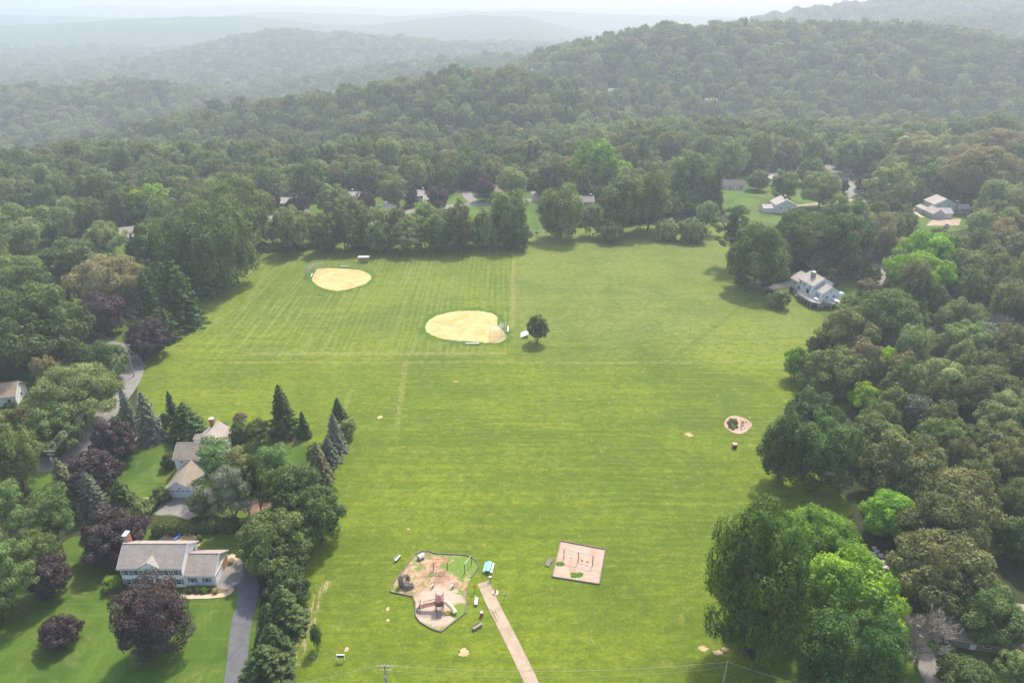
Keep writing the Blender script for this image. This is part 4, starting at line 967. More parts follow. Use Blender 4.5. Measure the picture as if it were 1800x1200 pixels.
# notice board, stone, near the bottom
k = on(600, 1161, 0, "notice_board", "dark notice board on two white posts near the bottom of the field", "notice board")
for s in (-1, 1): mb = MB(); mb.box(s * .62, 0, .75, .11, .11, 1.5); mb.obj("post", M['trim'], k)
mb = MB(); mb.box(0, -.02, 1.1, 1.12, .08, .6); mb.obj("board", M['dkmetal'], k); mb = MB(); mb.box(0, -.02, 1.44, 1.3, .16, .07); mb.obj("top_rail", M['trim'], k)
def rock(u, v, r, seed, label, m=None, group=None, sz=.7):
    p = AT(u, v); mb = MB(); rock_mesh(mb, 0, 0, r * .4, r, 1.15, .9, sz, seed, 8); o = mb.obj("boulder", m or M['palerock'], None)
    o.location = (p.x, p.y, p.z + .02); tag(o, label, "rock", group)
rock(550, 1156, .38, 5, "small brown stone on the grass left of the notice board", M['rock'])
# brick box and marker by the flower island
k = on(1290.5, 787, R(2), "brick_pillar", "squat brick pillar with pale pink cap standing below the flower island", "pillar")
mb = MB(); mb.box(0, 0, .55, 1.0, .9, 1.1); mb.obj("shaft", M['brickwall'], k); mb = MB(); mb.box(0, 0, 1.16, 1.1, 1.0, .12); mb.obj("cap", simple('pink_stone', (0.62, 0.34, 0.27), .8), k)
k = on(1317, 742, 0, "garden_lantern", "small white-topped lantern post at the right of the flower island", "lantern")
mb = MB(); mb.tube([(0, 0, 0), (0, 0, 1.2)], .03, 6); mb.obj("post", M['dkmetal'], k); mb = MB(); mb.lathe(0, 0, [(.12, 1.2), (.16, 1.36), (.05, 1.46)], 10); mb.obj("lamp_head", M['trim'], k)

# ------------------------------------------------------------------ ball field furniture
def chainlink():
    t = NT("chain_link"); co = t.coord((1, 1, 1)); w = t.n("TexVoronoi"); w.inputs["Scale"].default_value = 9; t.t.links.new(co, w.inputs["Vector"])
    return t.done((0.45, 0.46, 0.46), .5, .4, alpha=t.ramp(w.outputs[0], .30, .42, 0.0, .25))
M['link'] = chainlink()
def fence(pts, h, label, z=0.0, name="chain_link_fence"):
    P = [G(*p) for p in pts]; root = empty(name, (*P[0], .02), 0, label, "fence"); o0 = P[0]
    mesh = MB(); rail = MB()
    for a, b in zip(P, P[1:]):
        a = (a[0] - o0[0], a[1] - o0[1]); b = (b[0] - o0[0], b[1] - o0[1])
        mesh.add([(a[0], a[1], 0.05), (b[0], b[1], 0.05), (b[0], b[1], h), (a[0], a[1], h)], [(0, 1, 2, 3)])
        rail.tube([(a[0], a[1], h), (b[0], b[1], h)], .04, 6)
        L = math.hypot(b[0] - a[0], b[1] - a[1]); n = max(1, round(L / 3))
        for j in range(n): q = MB(); t = j / n; q.tube([(a[0] + (b[0] - a[0]) * t, a[1] + (b[1] - a[1]) * t, 0), (a[0] + (b[0] - a[0]) * t, a[1] + (b[1] - a[1]) * t, h)], .045, 6); q.obj("post", M['metal'], root)
    q = MB(); b = P[-1]; q.tube([(b[0] - o0[0], b[1] - o0[1], 0), (b[0] - o0[0], b[1] - o0[1], h)], .045, 6); q.obj("post", M['metal'], root)
    mesh.obj("wire_mesh", M['link'], root); rail.obj("top_rail", M['metal'], root)
def backstop(u, v, rad, h, a0, a1, curl, label):
    """curved chain link screen that leans over the plate"""
    p = AT(u, v); root = empty("backstop", (p.x, p.y, .05), 0, label, "backstop"); n = 6; mesh = MB(); rows = []
    for lvl, (rr, zz) in enumerate(((1.0, 0.0), (1.0, h * .55), (.86, h * .85), (1 - curl, h))):
        rows.append([(rad * rr * math.cos(a0 + (a1 - a0) * j / n), rad * rr * math.sin(a0 + (a1 - a0) * j / n), zz) for j in range(n + 1)])
    for a, b in zip(rows, rows[1:]):
        for j in range(n): mesh.add([a[j], a[j + 1], b[j + 1], b[j]], [(0, 1, 2, 3)])
    mesh.obj("wire_mesh", M['link'], root)
    for j in range(0, n + 1):
        q = MB(); q.tube([r[j] for r in rows], .035, 5); q.obj("post", M['metal'], root)
    q = MB(); q.tube(rows[1], .025, 5); q.tube(rows[3], .035, 5); q.tube([(x, y, .06) for x, y, z in rows[0]], .035, 6); q.obj("rail", M['metal'], root)
backstop(868, 590, 4.2, 4.6, R(-110), R(50), .45, "curved wire backstop over the home plate of the nearer ball field")
backstop(566, 482, 6.6, 4.8, R(95), R(240), .3, "curved wire backstop on the left of the farther ball field")
fence([(790, 605), (818, 607), (850, 605)], 1.3, "low wire fence along the lower edge of the nearer infield")
fence([(888, 584), (888, 553)], 1.3, "wire fence right of the nearer infield")
fence([(594, 471), (616, 470), (638, 467)], 1.3, "wire fence behind the farther infield")
def players_bench(u0, v0, u1, v1, label):
    a, b = G(u0, v0), G(u1, v1); L = math.hypot(b[0] - a[0], b[1] - a[1]); k = empty("players_bench", (a[0], a[1], .05), math.atan2(b[1] - a[1], b[0] - a[0]), label, "bench")
    mb = MB(); mb.box(L / 2, 0, .45, L, .42, .06); mb.obj("seat", M['alum'], k)
    for t in (.08, .5, .92): mb = MB(); mb.box(L * t, 0, .21, .08, .34, .42); mb.obj("leg", M['dkmetal'], k)
players_bench(818, 605.5, 842, 605.5, "long aluminium bench below the nearer infield")
players_bench(892.5, 585, 893.5, 575, "short white bench right of the nearer infield's fence")
players_bench(597, 470, 614, 470, "long aluminium bench behind the farther infield")
players_bench(547, 488, 549.5, 482, "short white bench left of the farther backstop")
# bleachers
k = on(923, 590, R(-90), "bleachers", "white aluminium bleachers beside the lone round tree", "bleachers")
for j in range(4):
    mb = MB(); mb.box(0, -.3 - j * .65 + 1.2, .42 + .28 * (3 - j), 3.6, .34, .06); mb.obj("seat_plank", M['alum'], k)
    mb = MB(); mb.box(0, -.6 - j * .65 + 1.2, .12 + .28 * (3 - j), 3.6, .24, .05); mb.obj("foot_plank", M['alum'], k)
for s in (-1.5, 0, 1.5): mb = MB(); mb.box(s, .0, .45, .07, 2.6, .07, 0, R(23)); mb.box(s, .85, .6, .07, .07, 1.2); mb.box(s, -1.2, .15, .07, .07, .3); mb.obj("frame", M['metal'], k)
# flat pale dugout roof at the farther field
k = on(640, 460, R(1), "dugout_shelter", "flat white-roofed dugout shelter behind the farther infield", "shelter")
mb = MB(); mb.box(0, 0, 2.2, 4.8, 2.4, .12); mb.obj("roof", M['alum'], k)
for sx in (-2.1, 2.1):
    for sy in (-1, 1): mb = MB(); mb.box(sx, sy, 1.07, .1, .1, 2.14); mb.obj("post", M['metal'], k)
mb = MB(); mb.box(0, .6, .45, 4.0, .35, .06); mb.obj("bench", M['wood'], k)
k = on(943, 414, 0, "entrance_sign", "small white-framed sign at the far edge of the field", "sign")
for s in (-1, 1): mb = MB(); mb.box(s * .75, 0, .9, .22, .22, 1.8); mb.obj("post", M['trim'], k)
mb = MB(); mb.box(0, 0, 1.1, 1.28, .1, .8); mb.obj("sign_board", M['dkmetal'], k)
fence([(345, 525), (351, 514), (357, 508)], 1.4, "pale garden fence at the left edge of the field", name="garden_fence")

# ------------------------------------------------------------------ utility poles and lines
def pole(u, v, h, label, arm=True, arm_rz=0.0, foot=True, lean=0.0):
    if foot: p = AT(u, v)
    else: q = AT(u, v, h); p = Vector((q.x, q.y, terrain(q.x, q.y)))
    root = empty("utility_pole", p, arm_rz, label, "utility pole")
    mb = MB(); mb.tube([(0, 0, -.3), (lean * .5, 0, h * .5), (lean, 0, h)], [.17, .15, .11], 10); mb.obj("post", M['pole'], root)
    if arm:
        mb = MB(); mb.box(lean, .12, h - .45, 2.5, .12, .14); mb.box(lean, .12, h - 1.3, 1.7, .1, .12); mb.obj("crossarm", M['pole'], root)
        for x in (-1.1, -.5, .5, 1.1):
            q = MB(); q.lathe(lean + x, .12, [(.05, h - .38), (.08, h - .3), (.04, h - .18)], 8); q.obj("insulator", M['alum'], root)
        q = MB(); q.lathe(lean, -.34, [(.2, h - 2.9), (.22, h - 2.8), (.22, h - 2.1), (.12, h - 2.0)], 12); q.obj("transformer", M['metal'], root)
    return root, p, h
def cable(a, b, sag, label, r=.02, n=14):
    a, b = Vector(a), Vector(b); pts = []
    for i in range(n + 1):
        t = i / n; p = a.lerp(b, t); p.z -= sag * 4 * t * (1 - t); pts.append(p - a)
    mb = MB(); mb.tube(pts, r, 5); o = mb.obj("overhead_cable", M['wire'], None); o.location = a; tag(o, label, "cable"); return o
_, pA, hA = pole(236, 662, 11, "utility pole with crossarms at the road bend on the left", arm_rz=R(0))
_, pB, hB = pole(676, 1168, 11, "utility pole top with white insulators at the bottom edge", foot=False)
_, pC, hC = pole(1279, 1161, 11, "slim utility pole at the foot of the tall dark green tree, lower right", arm=False, foot=False)
_, pD, hD = pole(1565, 462, 12, "leaning bare utility pole beside the right-hand road", arm=False, lean=1.4)
_, pE, hE = pole(923, 361, 11, "thin utility pole on the far street, right of centre")
_, pF, hF = pole(525, 414, 10, "thin utility pole in front of the far street, left", arm=False)
_, pG, hG = pole(110, 860, 11, "utility pole among the brown-tinged spruces, lower left")
_, pH, hH = pole(1488, 330, 11, "utility pole by the road near the cul-de-sac")
T = lambda p, h, x=0.0, z=0.0: (p.x + x, p.y, p.z + h - .2 + z)
cable(T(pA, hA, -1.1), T(pG, hG, -1.1), 1.4, "left of the three cables running down the left road"); cable(T(pA, hA, .5), T(pG, hG, .5), 1.4, "middle cable running down the left road"); cable(T(pA, hA, 1.1), T(pG, hG, 1.1), 1.5, "right of the three cables running down the left road")
cable(T(pA, hA), (pA.x - 34, pA.y + 26, 9.5), 1.2, "upper cable running left from the road-bend pole"); cable(T(pA, hA, 0, -1), (pA.x - 34, pA.y + 26, 8.2), 1.3, "lower cable running left from the road-bend pole")
cable(T(pA, hA), (pA.x + 8.5, pA.y - 2.5, 0.1), 0.0, "guy wire from the road-bend pole down to the grass")
cable(T(pB, hB, 1.1), T(pC, hC), 1.6, "overhead cable along the bottom edge of the field", .022); cable(T(pB, hB, -1.1), (pB.x - 46, pB.y - 8, 10.5), 1.5, "overhead cable leaving the bottom pole to the left", .018)
cable(T(pB, hB, .5, -1), (pC.x, pC.y, pC.z + hC - 1.4), 1.9, "lower dark cable along the bottom edge of the field", .014); cable(T(pC, hC), (pC.x + 30, pC.y - 9, 10), 1.0, "overhead cable leaving the lower right pole", .022)
cable((pD.x + 1.4, pD.y, pD.z + 11.8), T(pH, hH), 2.0, "overhead cable along the right-hand road", .04); cable(T(pF, hF), T(pE, hE), 2.4, "overhead cable along the far street", .04)

# ------------------------------------------------------------------ patio things, rocks
k = on(311, 947, R(70), "lounge_chair", "blue lounge chair on the stone patio behind the large white house", "lounge chair")
mb = MB(); mb.box(0, 0, .35, 1.3, .62, .08); mb.obj("seat", M['blue'], k); mb = MB(); mb.box(.85, 0, .55, .6, .62, .07, 0, 0, R(-35)); mb.obj("backrest", M['blue'], k)
for sx in (-.55, .5):
    for sy in (-.27, .27): mb = MB(); mb.box(sx, sy, .16, .05, .05, .32); mb.obj("leg", M['metal'], k)
k = on(290, 951, 0, "patio_table", "dark patio table left of the blue lounge chair", "table")
mb = MB(); mb.box(0, 0, .72, 1.3, .8, .06); mb.obj("table_top", M['dkmetal'], k)
for sx in (-.55, .55):
    for sy in (-.3, .3): mb = MB(); mb.box(sx, sy, .35, .05, .05, .68); mb.obj("leg", M['dkmetal'], k)
P = [G(*p) for p in smooth_pts([(288, 946), (300, 940), (318, 938.5), (335, 941), (348, 948)], 5, False)]
mb = MB()
for a, b in zip(P, P[1:]): mb.box((a[0] + b[0]) / 2, (a[1] + b[1]) / 2, .25, math.hypot(b[0] - a[0], b[1] - a[1]) + .1, .35, .5, math.atan2(b[1] - a[1], b[0] - a[0]))
tag(mb.obj("retaining_wall", M['paver'], None), "low curved stone wall round the patio behind the large white house", "wall")
for i, (lx, ly, lab) in enumerate(((11.6, -1.2, "cream table on the raised deck of the pale blue house, nearest the railing corner"), (16.6, -.6, "pale table on the raised deck below the house's end wall"), (19.6, 5.4, "wide pale table on the far right part of the raised deck"))):
    hh = [o for o in bpy.data.objects if o.get("label", "").startswith("pale blue-white")][0]
    pp = Matrix.Rotation(R(-74), 3, 'Z') @ Vector((lx, ly, 0)) + Vector(hh.location)
    k = empty("deck_table", (pp.x, pp.y, 2.6), R(-74), lab, "table"); mb = MB(); mb.box(0, 0, .72, 1.9 if i < 2 else 3.0, 1.1 if i < 2 else 1.7, .07); mb.obj("table_top", M['slide'] if i < 1 else M['trim'], k)
    for sx in (-.7, .7):
        for sy in (-.4, .4): mb = MB(); mb.box(sx, sy, .35, .06, .06, .7); mb.obj("leg", M['metal'], k)
for i, (u, v, r) in enumerate(((1524, 972, .55), (1534, 975, .6), (1541, 970, .5), (1530, 984, .7), (1540, 986, .75), (1549, 978, .6), (1552, 990, .7), (1545, 997, .6), (1556, 1000, .65), (1520, 982, .5), (1537, 964, .45))):
    rock(u, v, r, i * 2.3, "grey boulder in the rock pile under the trees above the bare tree", None, "boulders in the rock pile")
# ------------------------------------------------------------------ tree meshes: radius 1, height 1; placed with their own radius and height
rs = np.random.RandomState(11)
def unit(v): return v / np.maximum(np.linalg.norm(v, axis=-1, keepdims=True), 1e-9)
def cards(C, Nn, S, aspect=1.25, droop=None):
    """small kite-shaped leaf sprays at C facing Nn, size S"""
    n = len(C); Nn = unit(Nn); a = unit(np.cross(Nn, unit(rs.normal(size=(n, 3))))); b = np.cross(Nn, a)
    S = S[:, None]; a = a * S * aspect * 0.5; b = b * S * 0.5
    k = Nn * S * 0.16
    return np.stack([C - a, C - b * 1.0 - a * .1 + k, C + a, C + b + a * .15 + k], 1)
def leaf_mesh(name, Q, H0):
    V = Q.reshape(-1, 3).copy(); V[:, 2] /= H0
    n = len(Q); me = bpy.data.meshes.new(name)
    me.vertices.add(len(V)); me.vertices.foreach_set("co", V.ravel().astype(np.float32))
    me.loops.add(4 * n); me.loops.foreach_set("vertex_index", np.arange(4 * n, dtype=np.int32))
    me.polygons.add(n); me.polygons.foreach_set("loop_start", np.arange(0, 4 * n, 4, dtype=np.int32))
    me.update(calc_edges=True); me.materials.append(LEAF['mid']); return me
def leafy(name, seed, ncard, size, H0=2.3, low=.1, nl=84, lump=(.15, .25), rad=.78, style='round'):
    global rs; rs = np.random.RandomState(seed)
    half = H0 * (1 - low) / 2; zc = H0 * low + half
    i = np.arange(nl) + .5; ph = i * 2.399963; z = 1 - 1.75 * i / nl if style != 'dome' else 1 - 1.05 * i / nl
    d = np.stack([np.sqrt(np.maximum(0, 1 - z * z)) * np.cos(ph), np.sqrt(np.maximum(0, 1 - z * z)) * np.sin(ph), z], 1)
    d = unit(d + rs.normal(scale=.16, size=d.shape))
    f = rad + rs.uniform(-.17, .13, nl)
    lobe = 1 + .13 * np.sin(ph * 3 + seed) + .1 * np.sin(d[:, 2] * 5 + seed * 2)
    if style == 'oval': env = np.array([.9, .9, 1.0])
    elif style == 'wide': env = np.array([1.0, .85, .95])
    else: env = np.array([1.0, 1.0, 1.0])
    L = d * (f * lobe)[:, None] * env; r = rs.uniform(*lump, nl)
    if style == 'vase': L[:, :2] *= (1 + .28 * L[:, 2:3])
    if style == 'pine':
        L = np.stack([rs.uniform(-.62, .62, nl), rs.uniform(-.62, .62, nl), rs.uniform(-.85, .9, nl)], 1); k = 1.1 - .5 * np.maximum(L[:, 2], 0); L[:, :2] *= k[:, None]
        d = unit(L * np.array([1, 1, .3]) + np.array([0, 0, .4]))
    nl_in = max(8, nl // 6)                       # inner masses, so that the crown is not hollow
    Li = unit(rs.normal(size=(nl_in, 3))) * rs.uniform(0, .42, (nl_in, 1)); ri = rs.uniform(.28, .4, nl_in)
    if style == 'pine': Li *= np.array([.6, .6, 1.8]); ri *= .8
    Cs, Ns, Ss = [], [], []
    w = r ** 2 / np.sum(r ** 2)
    for c, rr, ww, dd in zip(L, r, w, d):
        m = int(ncard * .86 * ww) + 6
        u = unit(rs.normal(size=(m * 2, 3))); u = u[(u @ dd) > -.35][:m]; m = len(u)
        ns = 1 + .22 * np.sin(u[:, 0] * 7 + c[0] * 9) * np.sin(u[:, 1] * 7 + c[1] * 9)
        sh = np.array([1, 1, .45 if style == 'pine' else .8])
        p = c + u * (rr * ns * rs.uniform(.82, 1.04, m))[:, None] * sh
        if style == 'loose': p += rs.normal(scale=.035, size=p.shape)
        nn = u + rs.normal(scale=.42, size=u.shape) + np.array([0, 0, .25])
        Cs.append(p); Ns.append(nn); Ss.append(rs.uniform(.65, 1.3, m) * size)
    for c, rr in zip(Li, ri):
        m = int(ncard * .14 / nl_in) + 3; u = unit(rs.normal(size=(m, 3)))
        Cs.append(c + u * rr * np.array([1, 1, .8])); Ns.append(u); Ss.append(rs.uniform(.9, 1.6, m) * size * 1.7)
    C = np.concatenate(Cs); N_ = np.concatenate(Ns); S = np.concatenate(Ss)
    m = np.abs(C[:, :2]).max(0); C[:, :2] /= np.percentile(np.abs(C[:, :2]), 99.4, axis=0)
    lo, hi = np.percentile(C[:, 2], .4), np.percentile(C[:, 2], 99.8)
    C[:, 2] = (C[:, 2] - lo) / (hi - lo) * (H0 * (1 - low)) + H0 * low
    me = leaf_mesh(name, cards(C, N_, S), H0)
    Lz = (L[:, 2] - lo) / (hi - lo) * (H0 * (1 - low)) + H0 * low
    return me, np.stack([L[:, 0], L[:, 1], Lz], 1)
def spruce(name, seed, ncard, size, H0=3.2, low=.02, power=.68, levels=17):
    global rs; rs = np.random.RandomState(seed); Cs, Ns, Ss = [], [], []
    tot = sum(((1 - k / levels) ** power + .08) * (11 - 5 * k / levels) for k in range(levels))
    for k in range(levels):
        t = (k + rs.uniform(0, .5)) / levels; R0 = (1 - t) ** power * .98 + .02; nb = int(11 - 5 * t); off = rs.uniform(0, 6.28)
        for b in range(nb):
            az = off + b * 6.283 / nb + rs.uniform(-.2, .2); Rb = R0 * rs.uniform(.86, 1.16); z0 = low * H0 + t * H0 * (1 - low)
            m = max(8, int(ncard * ((1 - t) ** power + .08) / tot)); s = rs.uniform(.12, 1.0, m) ** .7
            wv = .24 * Rb * (1.05 - s) + .05
            lat = rs.uniform(-1, 1, m) * wv; z = z0 + .1 * H0 / levels - Rb * (.34 * s - .16 * s * s * s) + rs.uniform(-.05, .03, m) - np.abs(lat) * .25
            x = s * Rb; p = np.stack([x * math.cos(az) - lat * math.sin(az), x * math.sin(az) + lat * math.cos(az), z], 1)
            Cs.append(p); Ns.append(np.array([math.cos(az) * .45, math.sin(az) * .45, 1.0]) + rs.normal(scale=.42, size=(m, 3))); Ss.append(rs.uniform(.7, 1.3, m) * size)
    m = 160; z = rs.uniform(0, 1, m) ** 1.2; a = rs.uniform(0, 6.28, m); rr = (1 - z) * .42
    Cs.append(np.stack([rr * np.cos(a), rr * np.sin(a), low * H0 + z * H0 * .97], 1)); Ns.append(np.stack([np.cos(a), np.sin(a), a * 0 + .3], 1)); Ss.append(np.full(m, size * 2.0))
    C = np.concatenate(Cs); C[:, 2] = np.clip(C[:, 2], .02, H0)
    return leaf_mesh(name, cards(C, np.concatenate(Ns), np.concatenate(Ss), 1.9), H0)
def trunk_mesh(name, H0, L=None, top=.8, r=.05, seed=0, tall=False):
    q = random.Random(seed); mb = MB()
    pts = [(0, 0, -.02)] + [(q.uniform(-.03, .03), q.uniform(-.03, .03), top * t) for t in (.15, .35, .6, 1.0)]
    mb.tube(pts, [r * 1.5, r * 1.05, r * .85, r * .55, r * .15], 9)
    if L is not None:
        for c in sorted(L.tolist(), key=lambda c: -(c[0] ** 2 + c[1] ** 2))[:9]:
            z1 = c[2] / H0; z0 = max(.12, min(.55, z1 - .25)); mb.tube([(0, 0, z0), (c[0] * .4, c[1] * .4, z0 + (z1 - z0) * .5), (c[0] * .95, c[1] * .95, z1)], [r * .55, r * .36, r * .1], 6, False)
    return mb.mesh(name, M['bark'], True)
LOD = {'xhi': (34000, .040), 'hi': (14000, .06), 'mid': (5500, .09), 'lo': (1700, .145)}
SHAPES = {}; RATIO = {}
for sh, kw in {'round': dict(seed=1, H0=2.1), 'oval': dict(seed=2, H0=2.7, style='oval', nl=90), 'wide': dict(seed=3, H0=1.9, style='wide', nl=80, lump=(.15, .27)),
               'loose': dict(seed=4, H0=2.3, style='loose', nl=100, lump=(.11, .2), rad=.8), 'vase': dict(seed=5, H0=2.4, style='vase', nl=84, low=.2),
               'dome': dict(seed=7, H0=2.0, nl=64, lump=(.13, .33), rad=.74), 'ragged': dict(seed=9, H0=2.3, style='loose', nl=70, lump=(.12, .36), rad=.74),
               'pine': dict(seed=6, H0=3.0, style='pine', nl=38, low=.3, lump=(.16, .3))}.items():
  for tall in (0, 1):
    kw = dict(kw)
    if tall: kw['H0'] = kw['H0'] * 1.5; kw['nl'] = int(kw.get('nl', 84) * 1.3); kw['seed'] += 40
    for lod, (nc, sz) in LOD.items():
        k = dict(kw); k['ncard'] = int(nc * (.8 if sh == 'pine' else 1) * (1.25 if tall else 1)); k['size'] = sz * (.85 if sh in ('loose', 'pine') else 1)
        me, L = leafy("crown_" + sh, **k)
        if lod == 'xhi': tm = trunk_mesh("trunk_" + sh, k['H0'], L, .82, .055 if sh != 'pine' else .04, k['seed'])
        SHAPES[(sh + ('_tall' if tall else ''), lod)] = (me, tm); RATIO[sh + ('_tall' if tall else '')] = kw['H0']
for lod, (nc, sz) in {'xhi': (22000, .05), 'hi': (11000, .068), 'mid': (4500, .1), 'lo': (1500, .16)}.items():
    SHAPES[('spruce', lod)] = (spruce("crown_spruce", 21, nc, sz), trunk_mesh("trunk_spruce", 3.2, None, .94, .05, 3))
    SHAPES[('column', lod)] = (spruce("crown_column", 22, nc, sz * 1.15, 3.2, .02, .5, 15), SHAPES[('spruce', lod)][1])
    SHAPES[('bush', lod)] = (leafy("foliage", 31, int(nc * .55), sz * 1.25, 1.3, 0.0, 34, (.2, .36), .74, 'dome')[0], None)
def bare_mesh(seed):
    q = random.Random(seed); mb = MB()
    def grow(p, d, L, r, n):
        pts = [p]; rr = [r]; dd = d.copy()
        for i in range(3): dd = (dd + Vector((q.uniform(-.2, .2), q.uniform(-.2, .2), q.uniform(-.08, .14)))).normalized(); pts.append(pts[-1] + dd * L / 3); rr.append(max(.0035, r * (1 - .17 * (i + 1))))
        mb.tube(pts, rr, 5 if n < 2 else 3, False)
        if n < 4:
            for k in range(q.choice((4, 5)) if n else 9):
                t = q.uniform(.35, 1.0); s = pts[min(3, int(t * 3) + 1)]; a = q.uniform(0, 6.28)
                nd = (dd + Vector((math.cos(a), math.sin(a), q.uniform(-.15, .35))) * q.uniform(.7, 1.25)).normalized(); grow(s, nd, L * q.uniform(.55, .78), rr[-1] * .75, n + 1)
    grow(Vector((0, 0, 0)), Vector((0, 0, 1)), .3, .03, 0)
    v = np.array(mb.v); m = np.abs(v[:, :2]).max(); v[:, :2] /= m; v[:, 2] /= v[:, 2].max(); mb.v = [tuple(p) for p in v]
    return mb.mesh("branches", M['palebark'])
BARE = [bare_mesh(s) for s in (3, 8)]

NAME = {'spruce': 'spruce_tree', 'column': 'conifer_tree', 'pine': 'pine_tree', 'bush': 'shrub', 'bare': 'bare_tree'}
TREES = []        # x, y, a, h for spacing
COUNT = {}
def place_tree(x, y, a, h, shape, tint, label, group=None, rz=None, name=None):
    z = terrain(x, y); D = y * CT - (z + h / 2 - CAM_H) * ST
    P_ = 1200 * a / D; lod = 'xhi' if P_ > 50 else ('hi' if P_ > 27 else ('mid' if P_ > 13 else 'lo'))
    rz = rnd.uniform(0, 6.28) if rz is None else rz
    TREES.append((x, y, a, h))
    nm = name or NAME.get(shape, 'purple_tree' if tint == 'purple' else 'broadleaf_tree')
    cat = 'shrub' if shape == 'bush' else 'tree'
    COUNT[nm] = COUNT.get(nm, 0) + 1
    if shape == 'bare':
        o = link(nm, BARE[COUNT[nm] % 2], None, (x, y, z - .05)); o.scale = (a, a, h); o.rotation_euler.z = rz; return tag(o, label, cat, group)
    if shape == 'round': shape = ('round', 'dome', 'ragged', 'round')[int(abs(x * 7.3 + y * 3.1)) % 4]
    if shape in RATIO and h / a > (RATIO[shape] * RATIO[shape + '_tall']) ** .5: shape += '_tall'
    cm, tm = SHAPES[(shape, lod)]
    if shape == 'bush':
        o = link(nm, cm, None, (x, y, z - .05 * h)); o.scale = (a, a, h); o.rotation_euler.z = rz
        o.material_slots[0].link = 'OBJECT'; o.material_slots[0].material = LEAF[tint]; return tag(o, label, cat, group)
    root = empty(nm, (x, y, z), rz, label, cat, group)
    c = link("crown", cm, root); c.scale = (a, a, h); c.material_slots[0].link = 'OBJECT'; c.material_slots[0].material = LEAF[tint]
    t = link("trunk", tm, root); t.scale = (a, a, h) if a < 3 else (min(a, 7), min(a, 7), h)
    return root
def from_box(u0, v0, u1, v1, low=.1, maxr=3.4):
    """radius, height and foot of a crown seen inside this box"""
    uc, vc = (u0 + u1) / 2, (v0 + v1) / 2; zc = 5.0; base = 0.0
    for _ in range(40):
        a, b, c = bear(uc, vc); al = math.atan2(c, b)
        t = (CAM_H - base - zc) / c; y = t * b; x = t * a; base = terrain(x, y)
        Dp = t                                       # depth along the view axis
        r = (u1 - u0) / 2 * Dp / 1200; hh = (v1 - v0) / 2 * Dp / 1200 * ((.85 if u1 - u0 > 95 else .92) if v1 > 700 else .95)
        k2 = (hh * hh - (r * math.sin(al)) ** 2) / max(math.cos(al), .3) ** 2
        ch = math.sqrt(max(k2, (.76 * r) ** 2)); ch = min(ch, maxr * r)
        half = math.hypot(r * math.sin(al), ch * math.cos(al)) * 1200 / Dp; vc = .5 * vc + .5 * (v0 + half + (2 if v1 > 700 else 0))
        H = 2 * ch / (1 - low); zc = .5 * zc + .5 * (H - ch)
    return x, y, r, H
def B(u0, v0, u1, v1, shape, tint, label, group=None):
    low = 0.0 if shape in ('bush',) else (.3 if shape == 'pine' else (.02 if shape in ('spruce', 'column') else .1))
    if shape == 'bare': low = .3
    x, y, r, H = from_box(u0, v0, u1, v1, low if shape != 'bush' else 0.0)
    if shape == 'bare': r *= 1.3; H = min(H, 2.2 * r)
    return place_tree(x, y, r, H, shape, tint, label, group)
